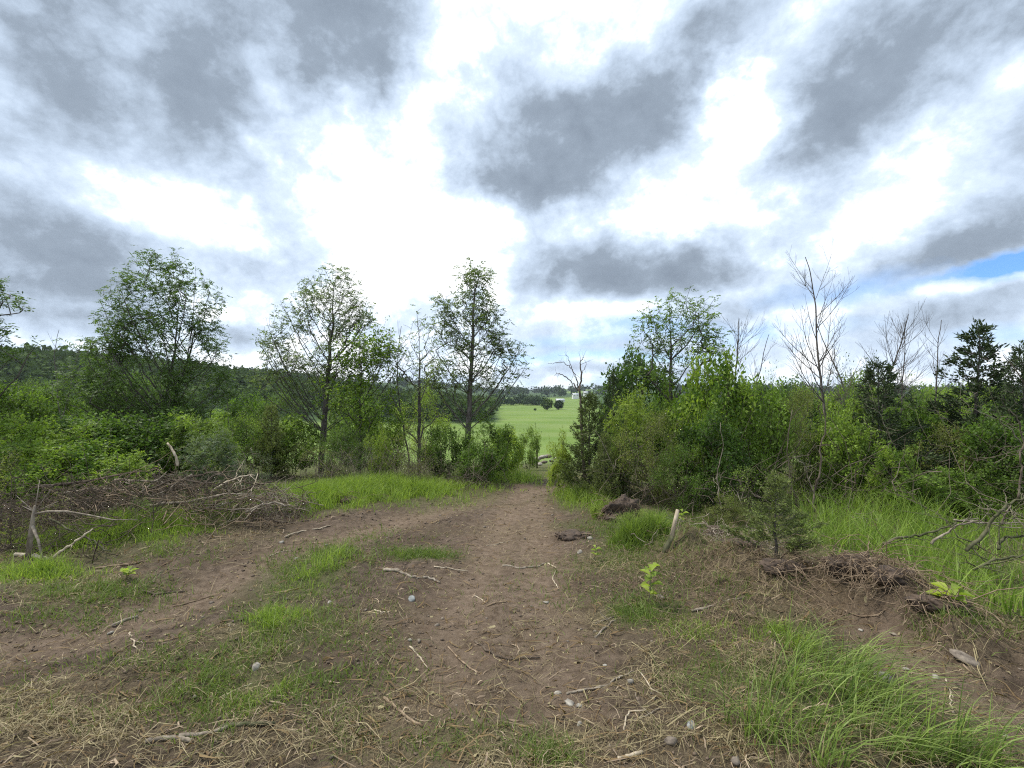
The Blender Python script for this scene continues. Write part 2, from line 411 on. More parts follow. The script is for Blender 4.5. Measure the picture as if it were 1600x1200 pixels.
# ------------------------------------------------------------------ mesh helpers
def mesh_data(name, V, faces, mat=None, tint=None, smooth=False, attrs=None):
    V = np.asarray(V, np.float32).reshape(-1, 3)
    if not isinstance(faces, list): faces = [faces]
    faces = [np.asarray(f, np.int32) for f in faces if len(f)]
    me = bpy.data.meshes.new(name)
    me.vertices.add(len(V)); me.vertices.foreach_set('co', V.ravel())
    nl = sum(f.size for f in faces); npoly = sum(len(f) for f in faces)
    me.loops.add(nl); me.loops.foreach_set('vertex_index', np.concatenate([f.ravel() for f in faces]))
    tot = np.concatenate([np.full(len(f), f.shape[1], np.int32) for f in faces])
    me.polygons.add(npoly); me.polygons.foreach_set('loop_start', np.concatenate([[0], np.cumsum(tot)[:-1]]).astype(np.int32))
    me.update(calc_edges=True)
    if smooth: me.polygons.foreach_set('use_smooth', np.ones(npoly, bool))
    attrs = dict(attrs or {})
    if tint is not None: attrs['tint'] = tint
    for k, v in attrs.items():
        a = me.attributes.new(k, 'FLOAT', 'POINT'); a.data.foreach_set('value', np.asarray(v, np.float32).ravel())
    if mat is not None: me.materials.append(MAT[mat] if isinstance(mat, str) else mat)
    return me


def link(name, me, parent=None):
    o = bpy.data.objects.new(name, me); COL.objects.link(o)
    if parent is not None: o.parent = parent
    return o


def tag(o, label=None, cat=None, group=None, kind=None):
    if label: o['label'] = label
    if cat: o['category'] = cat
    if group: o['group'] = group
    if kind: o['kind'] = kind
    return o


def empty(name, loc=(0, 0, 0), rz=0, scale=(1, 1, 1)):
    o = bpy.data.objects.new(name, None); COL.objects.link(o)
    o.location = loc; o.rotation_euler = (0, 0, rz); o.scale = scale; o.empty_display_size = .2
    return o


def unit(v): return v / np.maximum(np.linalg.norm(v, axis=-1, keepdims=True), 1e-9)


def frusta(A, B, ra, rb, k):
    """one tapered tube per segment, all in one array"""
    d = unit(B - A); ref = np.where(np.abs(d[:, 2:3]) > .9, np.array([[1., 0, 0]]), np.array([[0, 0, 1.]]))
    u = unit(np.cross(d, ref)); v = np.cross(d, u)
    an = np.arange(k) * 2 * math.pi / k
    ring = u[:, None] * np.cos(an)[None, :, None] + v[:, None] * np.sin(an)[None, :, None]
    V = np.concatenate([A[:, None] + ring * ra[:, None, None], B[:, None] + ring * rb[:, None, None]], 1)
    n = len(A); b = np.arange(n)[:, None] * 2 * k; i = np.arange(k)[None]; j = (i + 1) % k
    Fc = np.stack([b + i, b + j, b + k + j, b + k + i], -1).reshape(-1, 4)
    return V.reshape(-1, 3), Fc


def tube(pts, radii, k=6, caps=True):
    pts = np.asarray(pts, float); r = np.asarray(radii, float)
    d = unit(np.gradient(pts, axis=0)); u = unit(np.cross(d, np.array([.12, .33, .93]))); v = np.cross(d, u)
    an = np.arange(k) * 2 * math.pi / k
    V = (pts[:, None] + (u[:, None] * np.cos(an)[None, :, None] + v[:, None] * np.sin(an)[None, :, None]) * r[:, None, None]).reshape(-1, 3)
    n = len(pts); b = np.arange(n - 1)[:, None] * k; i = np.arange(k)[None]; j = (i + 1) % k
    Fq = np.stack([b + i, b + j, b + k + j, b + k + i], -1).reshape(-1, 4)
    tri = []
    if caps:
        V = np.concatenate([V, pts[:1], pts[-1:]]); c0 = n * k
        tri = [(c0, (q + 1) % k, q) for q in range(k)] + [(c0 + 1, (n - 1) * k + q, (n - 1) * k + (q + 1) % k) for q in range(k)]
    return V, Fq, np.array(tri, int).reshape(-1, 3)


def join(parts):
    """parts = [(V, quads, tris)]"""
    Vs, Q, T, o = [], [], [], 0
    for V, q, t in parts:
        Vs.append(V); Q.append(np.asarray(q, int).reshape(-1, 4) + o); T.append(np.asarray(t, int).reshape(-1, 3) + o); o += len(V)
    return np.concatenate(Vs), [np.concatenate(Q), np.concatenate(T)]


def add_limbs(trunks, tg, rng, k, top):
    """straight ascending main limbs from the trunks to spread-out crown points; they become extra root polylines"""
    main = [np.asarray(t) for t in trunks]; pick = [int(np.argmax(np.linalg.norm(tg[:, :2], axis=1)))]
    dmin = np.linalg.norm(tg - tg[pick[0]], axis=1)
    for _ in range(k - 1):
        j = int(np.argmax(dmin)); pick.append(j); dmin = np.minimum(dmin, np.linalg.norm(tg - tg[j], axis=1))
    for j in pick:
        t = tg[j]; tr = main[rng.integers(len(main))]
        hd = math.hypot(t[0] - np.interp(t[2], tr[:, 2], tr[:, 0]), t[1] - np.interp(t[2], tr[:, 2], tr[:, 1]))
        z0 = max(min(t[2] - hd * rng.uniform(1.0, 1.7), tr[-1, 2]), min(.22 * top, t[2] * .5)); i0 = int(np.argmin(np.abs(tr[:, 2] - z0)))
        a = tr[i0]; m = max(3, int(np.linalg.norm(t - a) / .22)); q = np.linspace(0, 1, m + 1)[1:, None]
        c = a + (t - a) * np.array([.62, .62, .42]); L_ = a * (1 - q) ** 2 + 2 * c * q * (1 - q) + t * q * q + rng.normal(0, .012, (m, 3))
        trunks.append([('at', a)] + list(L_))
    return tg


def grow(trunks, targets, rng, step=.22, k_up=1.2, bend=.25):
    """joins each target to the nearest suitable branch; returns positions and parents"""
    pos = []; par = []
    for tr in trunks:
        link_to = None
        for i, p in enumerate(tr):
            if isinstance(p, tuple):
                link_to = int(np.argmin(np.linalg.norm(np.array(pos) - p[1], axis=1))); continue
            pos.append(np.asarray(p)); par.append(link_to if link_to is not None else (-1 if i == 0 else len(pos) - 2)); link_to = None
    cap = len(pos) + len(targets) * 12
    X = np.zeros((cap, 3)); X[:len(pos)] = pos; PA = np.full(cap, -1); PA[:len(par)] = par; n = len(pos)
    o = np.array(trunks[0][0]); order = np.argsort(np.linalg.norm(targets - o, axis=1))
    tips = []
    for t in targets[order]:
        d = t - X[:n]; ln = np.linalg.norm(d, axis=1) + 1e-6
        cost = ln * (1 + k_up * np.clip(.55 - d[:, 2] / ln, 0, 1.5))
        b = int(np.argmin(cost)); dist = ln[b]; m = max(1, min(8, int(math.ceil(dist / step))))
        a = X[b]; pd = unit(a - X[PA[b]]) if PA[b] >= 0 else np.array([0, 0, 1.])
        c = a + (t - a) * .5 + pd * dist * bend * .5 + rng.normal(0, .05 * dist, 3)
        last = b
        for i in range(1, m + 1):
            s = i / m; q = (1 - s) ** 2 * a + 2 * s * (1 - s) * c + s * s * t
            if n >= cap: break
            X[n] = q; PA[n] = last; last = n; n += 1
        tips.append(last)
    return X[:n], PA[:n], np.array(tips)


def skeleton_mesh(X, PA, R, tip=.0035, e=2.2, thick=None, sides=3):
    n = len(X); acc = np.zeros(n); has = np.zeros(n, bool)
    for i in range(n - 1, -1, -1):
        r = tip if not has[i] else acc[i] ** (1 / e)
        acc[i] = r
        if PA[i] >= 0: acc[PA[i]] = acc[PA[i]] + r ** e if has[PA[i]] else r ** e; has[PA[i]] = True
    raw = acc; mxr = raw.max()
    rad = tip + (R - tip) * np.clip((raw - tip) / (mxr - tip + 1e-9), 0, 1)
    idx = np.where(PA >= 0)[0]; A = X[PA[idx]]; B = X[idx]; ra = np.minimum(rad[PA[idx]], rad[idx] * 1.35); rb = rad[idx]
    big = rb > R * .22
    Va, Fa = frusta(A[big], B[big], ra[big], rb[big] * .98, 7)
    Vb, Fb = frusta(A[~big], B[~big], ra[~big], rb[~big], sides)
    return np.concatenate([Va, Vb]), np.concatenate([Fa, Fb + len(Va)])


def rhombi(Pt, D, Sd, ln, wd, fold=0.0):
    """leaf blades: base, side, tip, side"""
    ln = np.asarray(ln)[:, None]; wd = np.asarray(wd)[:, None]
    Nn = np.cross(D, Sd) * fold
    V = np.stack([Pt, Pt + D * ln * .45 + Sd * wd + Nn * wd, Pt + D * ln, Pt + D * ln * .45 - Sd * wd + Nn * wd], 1).reshape(-1, 3)
    Fc = np.arange(len(Pt) * 4).reshape(-1, 4)
    return V, Fc


def rand_dirs(n, rng, flat=1.0):
    v = rng.normal(0, 1, (n, 3)); v[:, 2] *= flat; return unit(v)


def pinnate(Pt, rng, length=.2, leaflet=.075, width=.018, flat=.45, droop=.25, pairs=3):
    n = len(Pt); D = rand_dirs(n, rng, flat); D[:, 2] += .1
    D = unit(D); up = unit(np.array([[0, 0, 1.]]) + rng.normal(0, .35, (n, 3)))
    Sd = unit(np.cross(D, up)); Vs = []; Ts = []
    ln = length * rng.uniform(.7, 1.2, n); tint0 = rng.uniform(0, 1, n)
    for j in range(pairs + 1):
        s = (.35 + .65 * j / pairs)
        base = Pt + D * (ln * s)[:, None] - np.array([0, 0, 1.]) * (droop * ln * s * s)[:, None]
        for sg in ((-1, 1) if j < pairs else (0,)):
            d = unit(D * .55 + Sd * sg * .8 + np.array([0, 0, -.22]) + rng.normal(0, .16, (n, 3))) if sg else unit(D + np.array([0, 0, -.3]))
            s2 = unit(np.cross(d, up + rng.normal(0, .3, (n, 3))))
            V, _ = rhombi(base, d, s2, leaflet * rng.uniform(.75, 1.2, n), width * rng.uniform(.8, 1.2, n), .15)
            Vs.append(V); Ts.append(np.repeat(np.clip(tint0 * .6 + rng.uniform(0, .4, n), 0, 1), 4))
    V = np.concatenate(Vs); return V, np.arange(len(V)).reshape(-1, 4), np.concatenate(Ts)


def simple_leaves(Pt, rng, ln=.06, wd=.02, flat=.8):
    n = len(Pt); D = rand_dirs(n, rng, flat); S_ = unit(np.cross(D, rng.normal(0, 1, (n, 3)) * np.array([[.6, .6, 1.4]])))
    V, Fc = rhombi(Pt, D, S_, ln * rng.uniform(.6, 1.3, n), wd * rng.uniform(.7, 1.2, n), .2)
    return V, Fc, np.repeat(rng.uniform(0, 1, n), 4)


def sprays(Pt, Dir, rng, n_per=7, ln=.09, wd=.010, spread=.5):
    Pt = np.repeat(Pt, n_per, 0); Dir = np.repeat(Dir, n_per, 0); n = len(Pt)
    D = unit(Dir + rng.normal(0, spread, (n, 3)) + np.array([0, 0, .15]))
    Pt = Pt + rng.normal(0, .03, (n, 3)); S_ = unit(np.cross(D, rng.normal(0, 1, (n, 3))))
    V, Fc = rhombi(Pt, D, S_, ln * rng.uniform(.5, 1.4, n), wd * rng.uniform(.7, 1.4, n), .0)
    return V, Fc, np.repeat(rng.uniform(0, 1, n), 4)


def lobe_targets(lobes, depth, n, rng, thick=1.0, clump=9, spread=.16, origin=None):
    """lobes: ellipses (px, py, rx, ry) of the crown's outline at the tree's distance, given real depth"""
    areas = np.array([l[2] * l[3] for l in lobes], float); areas /= areas.sum()
    out = []
    k = max(8, n // clump)
    for c in range(k):
        l = lobes[rng.choice(len(lobes), p=areas)]
        q = rand_dirs(1, rng)[0] * rng.uniform(.35, 1.0) ** .6
        p = P(l[0], l[1], depth); s = depth / F
        p = p + q * np.array([l[2] * s, min(l[2], l[3] * 1.4) * s * thick, l[3] * s])
        out.append(p + rng.normal(0, spread, (clump, 3)))
    t = np.concatenate(out)
    return t if origin is None else t - origin


COUNT = {}


def tree(name, label, cat, px, depth, lobes, n, R, leaf, mat, rng, stems=1, trunk_top=None, group=None, bark='bark', kind='pinnate', clump=9,
         spread=.16, per=3, lean=(0, 0), bare=0.0, up=1.2, tip=.0035, trunk_px=None, leafsize=1.0, thick=1.0, step=.22, n_limbs=None):
    x, y = P(px, 700, depth)[:2]; z = hz(x, y) - .05
    O = np.array([x, y, z]); e = empty(name, tuple(O)); tag(e, label, cat, group)
    tg = lobe_targets(lobes, depth, n, rng, thick, clump, spread, O)
    tg[:, 0] += (tg[:, 0] - tg[:, 0].mean()) * .10; top = tg[:, 2].max() if trunk_top is None else P(px, trunk_top, depth)[2] - z
    trunks = []
    for s in range(stems):
        m = max(6, int(top / .3)); tt = np.linspace(0, 1, m)
        tx = (P(trunk_px, 600, depth)[0] - x) if trunk_px else 0
        a = rng.uniform(0, 6.28); sw = (.10 + .07 * s) * top * (0 if stems == 1 else 1)
        wob = np.cumsum(rng.normal(0, .018, (m, 2)), 0)
        trunks.append(np.stack([tx * tt + math.cos(a) * sw * tt + wob[:, 0], math.sin(a) * sw * tt + wob[:, 1], top * .93 * tt ** .95 * (1 - .12 * s)], 1))
    tg = add_limbs(trunks, tg, rng, n_limbs or max(8, len(tg) // 26), top)
    X, PA, tips = grow(trunks, tg, rng, step, up, .12)
    V, Fq = skeleton_mesh(X, PA, R, tip)
    link('trunk', mesh_data('trunk', V, Fq, bark, smooth=True), e)
    if leaf > 0:
        tp = X[tips]
        if bare: tp = tp[rng.random(len(tp)) > bare]
        Pt = np.repeat(tp, per, 0) + rng.normal(0, .05, (len(tp) * per, 3))
        if kind == 'pinnate': V, Fc, t = pinnate(Pt, rng, .17 * leafsize, .068 * leafsize, .016 * leafsize)
        else: V, Fc, t = simple_leaves(Pt, rng, .085 * leafsize, .030 * leafsize, .6)
        link('crown', mesh_data('crown', V, Fc, mat, t), e)
    return e


# ------------------------------------------------------------------ ground
def build_ground():
    ys = np.concatenate([[-60, -25, -10, -5, -2.5, -1, -.2, .3], np.geomspace(.8 + 1.2, 27, 400) - 1.2, np.geomspace(27, 4200, 96)])
    t = np.linspace(-1, 1, 400); s = .42 * t + .58 * t ** 3
    Y, T = np.meshgrid(ys, s, indexing='ij'); X = T * (4.5 + 2.2 * np.abs(Y))
    Z = height(X, Y); ny, nx = X.shape
    V = np.stack([X, Y, Z], -1).reshape(-1, 3)
    i = np.arange(ny - 1)[:, None] * nx + np.arange(nx - 1)[None]
    Fq = np.stack([i, i + 1, i + nx + 1, i + nx], -1).reshape(-1, 4)
    st, gr, tall, edge, side = masks(X, Y)
    wood = S((-.045 * Y + 6 - X) / 6) * S((Y - (178 + 14 * np.sin(X / 40) - .55 * np.maximum(0, -X - 60))) / 8); wood = np.maximum(wood, S((X - .17 * Y - 4) / 6) * S((Y - 165) / 8)); wood = np.maximum(wood, S((Y - 700) / 60) * S((fbm(X, Y, 260, 3, 7) - .44) / .03))
    fld = S((Y - 22) / 20); tr = track_mask(X, Y) * (1 - np.clip(gr, 0, 1)) * (1 - S((Y - 13) / 4))
    o = link('ground', mesh_data('ground', V, Fq, ground_material(), smooth=True,
                                 attrs={'straw': st, 'green': np.maximum(gr, tall), 'track': tr, 'field': fld, 'wood': wood}))
    tag(o, kind='structure')


build_ground()


# ------------------------------------------------------------------ grass, straw, litter (stuff)
def blades(name, x, y, hgt, wid, rng, mat, lean=.35, leandir=None, label=None, cat=None, seg=3, curl=.5):
    n = len(x); z = height(x, y) - .01
    a = rng.uniform(0, 2 * math.pi, n)
    D = np.stack([np.cos(a), np.sin(a)], 1)
    if leandir is not None: D = unit(D * .45 + np.asarray(leandir).reshape(-1, 2))
    ln = np.abs(rng.normal(lean, lean * .5, n)); w = np.stack([-D[:, 1], D[:, 0]], 1)
    fa = rng.uniform(0, 2 * math.pi, n); w = np.stack([np.cos(fa), np.sin(fa)], 1)
    Vs = []
    for s in range(seg + 1):
        t = s / seg; off = (ln * hgt * t ** 1.9)[:, None] * D; zz_ = hgt * (t - curl * np.minimum(ln, 1.3) * t ** 2.6 * .55)
        ww = wid * (1 - t) ** .6 * (.7 if s == 0 else 1)
        c = np.stack([x + off[:, 0], y + off[:, 1], z + zz_], 1)
        e = np.stack([w[:, 0] * ww, w[:, 1] * ww, 0 * ww], 1)
        if s < seg: Vs += [c - e, c + e]
        else: Vs += [c]
    V = np.stack(Vs, 1); k = V.shape[1]; b = np.arange(n)[:, None] * k
    Q = np.concatenate([np.stack([b[:, 0] + 2 * s, b[:, 0] + 2 * s + 1, b[:, 0] + 2 * s + 3, b[:, 0] + 2 * s + 2], 1) for s in range(seg - 1)])
    T = np.stack([b[:, 0] + 2 * seg - 2, b[:, 0] + 2 * seg - 1, b[:, 0] + 2 * seg], 1)
    t = np.repeat(np.clip(rng.normal(.5, .28, n), 0, 1), k)
    o = link(name, mesh_data(name, V.reshape(-1, 3), [Q, T], mat, t))
    return tag(o, label, cat, kind='stuff')


def scatter(n, x0, x1, y0, y1, dens, rng, fan=False):
    y = y0 * (y1 / y0) ** rng.random(n) if fan else rng.uniform(y0, y1, n)
    x = rng.uniform(x0, x1, n) if not fan else rng.uniform(-1, 1, n) * (1.5 + 1.35 * y)
    k = rng.random(n) < np.clip(dens(x, y), 0, 1)
    return x[k], y[k]


rng = np.random.default_rng(11)
# tall grass right of the clearing
x, y = scatter(52000, 1.8, 13, 1.8, 10.5, lambda x, y: masks(x, y)[2] * S((fbm(x, y, .5, 3, 3) - .25) / .3) * np.clip(6.5 / (y + 1), .35, 1) * (1 - .6 * S((x - 9) / 4)), rng)
hh = (.20 + .30 * fbm(x, y, .8, 2, 8)) * (1 + .35 * S((y - 4) / 3)) * rng.uniform(.6, 1.25, len(x))
blades('tall_grass', x, y, hh, rng.uniform(.003, .0058, len(x)), rng, 'grass', .55, None, 'tall lush green grass standing right of the cleared ground', 'grass')
# grass strip before the treeline and patches in the clearing
x, y = scatter(150000, 0, 0, 1.3, 16, lambda x, y: (masks(x, y)[1] ** 2) * (1 - masks(x, y)[2]) * S((fbm(x, y, .45, 3, 23) - .33) / .25), rng, True)
ed = eblobs(x, y, [(585, 775, 190, 17, 1), (520, 785, 120, 18, 1), (180, 840, 120, 30, 1), (920, 785, 60, 18, .8), (440, 990, 60, 34, .55), (790, 745, 90, 14, .9)])
hh = (.055 + .26 * ed) * rng.uniform(.5, 1.3, len(x))
blades('short_grass', x, y, hh, (.0016 + .0011 * ed + .0002 * y) * rng.uniform(.8, 1.3, len(x)), rng, 'lowgrass', .7, None, 'short green grass and weeds in patches across the clearing', 'grass', seg=2)
# bright blades over the vivid patches
def patches(items, rng):
    X, Y, E = [], [], []
    for (px, py, rx, ry, n) in items:
        cx, cy = at0(px, py); y0 = at0(px, py + ry)[1]; y1 = at0(px, py - ry)[1]; cy = (y0 + y1) / 2; ay = (y1 - y0) / 2; ax = rx / F * cy
        a = rng.uniform(0, 6.283, n); r = np.minimum(rng.rayleigh(.55, n), 1.7) * (1 + .25 * np.sin(3 * a + px)); x = cx + ax * r * np.cos(a); y = cy + ay * r * np.sin(a)
        k = (fbm(x, y, .30, 3, 123) + .22 * (1 - r) > .34 + .30 * rng.random(n)); X.append(x[k]); Y.append(y[k]); E.append(1 - .5 * r[k])
    return np.concatenate(X), np.concatenate(Y), np.concatenate(E)


x, y, e_ = patches([(590, 771, 165, 14, 18000), (490, 784, 115, 18, 14000), (185, 836, 110, 26, 20000), (430, 975, 50, 38, 3000), (490, 900, 42, 36, 700), (925, 785, 55, 18, 4000), (755, 748, 55, 8, 2200), (815, 752, 45, 7, 900), (1120, 1000, 120, 30, 700),
                    (50, 900, 100, 20, 2200), (400, 1090, 70, 60, 500), (1250, 1020, 50, 40, 900), (340, 808, 60, 12, 2500)], rng)
hh = (.10 + .036 * np.minimum(y, 10)) * rng.uniform(.4, 1.25, len(x)) * e_ * (1 - .45 * (y < 4.6))
blades('bright_grass', x, y, hh, (.0017 + .0004 * y) * rng.uniform(.7, 1.2, len(x)), rng, 'grass', .65, None, 'bright green grass in front of the treeline and in left patches', 'grass', seg=2)
x, y, e_ = patches([(660, 866, 55, 9, 1500), (470, 890, 80, 60, 3000), (430, 1010, 120, 80, 2600), (360, 1100, 170, 80, 2000), (1000, 965, 60, 22, 1400), (860, 1175, 50, 30, 700), (1010, 870, 90, 24, 2500),
                    (1100, 830, 100, 26, 3500), (700, 1150, 250, 40, 900), (150, 925, 120, 20, 2500), (1150, 1080, 110, 60, 1600), (950, 830, 60, 18, 1200), (330, 1070, 330, 90, 7000), (1080, 950, 240, 90, 6500), (520, 900, 130, 70, 3500), (120, 960, 160, 40, 2500), (1500, 1010, 140, 30, 3500), (250, 870, 120, 20, 1500), (1250, 840, 60, 40, 2500)], rng)
blades('weed_blades', x, y, rng.lognormal(-3.2, .45, len(x)) * (1 + .08 * y), (.0016 + .0004 * y) * rng.uniform(.7, 1.4, len(x)), rng, 'lowgrass', .9, None, 'thin olive green weeds coming up through the soil and straw', 'weeds', seg=2)
# near flopped clumps, bottom right
cx, cy = [], []
tuft = wl((1255, 1035), (1235, 1090), (1300, 1085), (1330, 1110), (1275, 1150), (1350, 1150), (1230, 1170), (1400, 1185), (1290, 1200), (1180, 1150), (1390, 1120), (1450, 1195), (1340, 1060), (1520, 1215))
for (a, b) in tuft:
    m = int(rng.uniform(40, 150)); cx.append(rng.normal(a, .06, m)); cy.append(rng.normal(b, .045, m))
cx = np.concatenate(cx); cy = np.concatenate(cy)
flop = S((cx - 1.15) / .5)
ld = np.stack([.3 + 1.2 * flop, -.35 * flop], 1)
kk = rng.random(len(cx)) < .78; dx_, dy_ = cx[~kk] + rng.normal(0, .12, (~kk).sum()), cy[~kk] + rng.normal(0, .1, (~kk).sum()); cx, cy, ld = cx[kk], cy[kk], ld[kk]
blades('dry_grass', dx_, dy_, rng.uniform(.08, .30, len(dx_)), rng.uniform(.0012, .0028, len(dx_)), rng, 'straw', 1.1, None, 'dry tan blades mixed into the bottom right grass clump', 'grass', seg=4, curl=1.0)
ld = ld * rng.uniform(.2, 1.3, (len(cx), 1)) + rng.normal(0, .35, (len(cx), 2))
blades('flopped_grass', cx, cy, rng.uniform(.10, .48, len(cx)), rng.uniform(.0016, .0042, len(cx)), rng, 'clump', .85, ld, 'long green grass clump flopping over the soil at bottom right', 'grass', seg=5, curl=.9)


def lying(name, n, rng, mat, length, wid, dens, label, cat, y0=1.25, y1=13, ang=None, lift=.02):
    x, y = scatter(n, 0, 0, y0, y1, dens, rng, True); n = len(x)
    a = rng.uniform(0, 2 * math.pi, n) if ang is None else rng.normal(ang, .55, n)
    ln = length * np.clip(rng.lognormal(-.25, .6, n), .15, 3); bend = rng.normal(0, .45, n); seg = 2 if name == 'straw' else 3
    px_, py_ = x.copy(), y.copy(); pts = []
    l0 = np.abs(rng.normal(0, lift, n)); dz = rng.normal(0, lift * .9, n)
    for s in range(seg + 1):
        t = s / seg
        zz_ = height(px_, py_) + .003 + l0 * math.sin(math.pi * t) + np.maximum(dz, 0) * t * 1.6
        pts.append(np.stack([px_, py_, zz_], 1))
        px_ = px_ + np.cos(a) * ln / seg; py_ = py_ + np.sin(a) * ln / seg; a = a + bend
    w = wid * np.clip(rng.lognormal(-.1, .45, n), .4, 2.6) * (1 + .10 * y)
    Vs = []
    for s in range(seg + 1):
        d = pts[min(s + 1, seg)] - pts[max(s - 1, 0)]; sd = unit(np.cross(d, np.array([[0, 0, 1.]]) + rng.normal(0, .5, (n, 3))))
        ww = (w * (1.0 if s < seg else .3))[:, None]; Vs += [pts[s] - sd * ww, pts[s] + sd * ww]
    V = np.stack(Vs, 1); k = V.shape[1]; b = np.arange(n) * k
    Q = np.concatenate([np.stack([b + 2 * s, b + 2 * s + 1, b + 2 * s + 3, b + 2 * s + 2], 1) for s in range(seg)])
    t = np.repeat(np.clip(rng.beta(1.6, 2.0, n), 0, 1), k)
    tag(link(name, mesh_data(name, V.reshape(-1, 3), Q, mat, t)), label, cat, kind='stuff')


lying('straw', 300000, rng, 'straw', .12, .0009, lambda x, y: (.09 + .91 * masks(x, y)[0] ** 1.3) * (1 - .5 * masks(x, y)[2]) * S((fbm(x, y, .3, 2, 31) - .3) / .3) * .75,
      'dry flattened straw strewn over the brown soil', 'straw')
lying('root_litter', 19000, rng, 'deadleaf', .10, .0022, lambda x, y: .5 + 0 * x, 'thin broken roots and brown twigs scattered over the soil', 'twigs', lift=.012)
lying('chip_litter', 9000, rng, 'straw', .025, .0040, lambda x, y: .6 - .3 * masks(x, y)[1], 'small pale wood chips on the soil', 'chips', lift=.004)

lying('twig_litter', 15000, rng, 'palelitter', .085, .0017, lambda x, y: (fbm(x, y, .5, 3, 201) > .5) * (.3 + .6 * masks(x, y)[0]), 'short pale roots and twigs strewn over the soil', 'twigs', lift=.012)

ICO = None


def ico():
    global ICO
    if ICO is None:
        import bmesh
        out = []
        for sub in (1, 2, 3, 5):
            bm = bmesh.new(); bmesh.ops.create_icosphere(bm, subdivisions=sub, radius=1)
            out.append((np.array([v.co[:] for v in bm.verts]), np.array([[v.index for v in f.verts] for f in bm.faces]))); bm.free()
        ICO = out
    return ICO


def lumps(name, x, y, r, rng, mat, label, cat, sink=.3):
    v0, f0 = ico()[0]; n = len(x)
    j = rng.uniform(.45, 1.35, (n, len(v0), 1)); sc_ = rng.uniform(.6, 1.3, (n, 1, 3)); sc_[..., 2] *= .65
    a = rng.uniform(0, 6.28, n); c, s = np.cos(a)[:, None], np.sin(a)[:, None]
    V = v0[None] * j * sc_ * r[:, None, None]
    X = V[..., 0] * c - V[..., 1] * s + x[:, None]; Y = V[..., 0] * s + V[..., 1] * c + y[:, None]
    Z = V[..., 2] + (height(x, y) + r * (.5 - sink))[:, None]
    Fc = (f0[None] + (np.arange(n) * len(v0))[:, None, None]).reshape(-1, 3)
    tag(link(name, mesh_data(name, np.stack([X, Y, Z], -1).reshape(-1, 3), Fc, mat)), label, cat, kind='stuff')


x, y = scatter(24000, 0, 0, 1.3, 12, lambda x, y: .12 + .8 * (fbm(x, y, .7, 3, 77) > .52) * (1 - masks(x, y)[1]), rng, True)
lumps('soil_clods', x, y, .0027 * (1 + .38 * y) * np.minimum(rng.lognormal(0, .7, len(x)), 2.3), rng, 'clod', 'crumbly dark soil clods over the cleared ground', 'soil')
x, y = scatter(2600, 0, 0, 1.3, 12, lambda x, y: .15 + .8 * (fbm(x, y, .9, 3, 87) > .55) * (1 - masks(x, y)[1]), rng, True)
lumps('pebbles', x, y, .0035 * (1 + .35 * y) * rng.lognormal(0, .45, len(x)), rng, 'brownstone', 'small pale pebbles scattered in the soil', 'pebbles')


# ------------------------------------------------------------------ far land: forests, lone trees, farm buildings
def crowns(x, y, size, rng, per, quad, zoff=None):
    n = len(x); z = base_h(x, y)
    D = rand_dirs(n * per, rng); D[:, 2] = np.abs(D[:, 2]) * 1.25 - .60; D = unit(D)
    r = np.repeat(size, per)[:, None]; c = np.repeat(np.stack([x, y, z + size * .82], 1), per, 0)
    lob = 1 + .22 * np.sin(D[:, 0:1] * 5 + np.repeat(rng.uniform(0, 6, n), per)[:, None]) * np.sin(D[:, 1:2] * 5 + D[:, 2:3] * 4)
    Pt = c + D * r * lob * rng.uniform(.72, 1.02, (n * per, 1)) * np.array([[.8, .8, 1.1]])
    d = rand_dirs(n * per, rng, .7); s_ = unit(np.cross(d, D + rng.normal(0, .5, D.shape)))
    q = quad * rng.uniform(.6, 1.3, n * per) * np.repeat(size / size.mean(), per)
    V, Fc = rhombi(Pt, d, s_, q * 1.5, q * .6, 0)
    t = np.repeat(np.clip(np.repeat(rng.uniform(0, .7, n), per) + rng.uniform(0, .3, n * per), 0, 1), 4)
    return V, Fc, t


def forest(name, x, y, size, rng, per, quad, mat, label):
    V, Fc, t = crowns(x, y, size, rng, per, quad)
    tag(link(name, mesh_data(name, V, Fc, mat, t)), label, 'forest', kind='stuff')


r2 = np.random.default_rng(5)
n = 3400; x = r2.uniform(-600, -12, n); y = r2.uniform(105, 330, n); k = (x < -.045 * y + 3) & (y > 185 + 14 * np.sin(x / 40) - .55 * np.maximum(0, -x - 60))
forest('forest', x[k], y[k], r2.uniform(3.2, 5.6, k.sum()), r2, 62, 1.3, 'forest', 'dark green forest covering the hill beyond the left trees')
n = 340; x = r2.uniform(30, 620, n); y = r2.uniform(170, 300, n); k = x > .17 * y + 8
forest('forest', x[k], y[k], r2.uniform(3.2, 5.2, k.sum()), r2, 150, .8, 'forest', 'dark green forest beyond the right thicket')
n = 300; x = r2.uniform(-260, 45, n); y = r2.uniform(385, 470, n); k = x < .068 * y
forest('forest', x[k], y[k], r2.uniform(3.0, 5.0, k.sum()), r2, 90, 1.2, 'farforest', 'treeline at the far edge of the green field')
n = 1500; x = r2.uniform(-1500, 1900, n); y = r2.uniform(700, 1900, n); k = (fbm(x, y, 260, 3, 7) > .47) & (np.abs(x) < 1.25 * y)
forest('forest', x[k], y[k], r2.uniform(6, 10, k.sum()), r2, 46, 3.2, 'farforest', 'low wooded hills on the horizon')


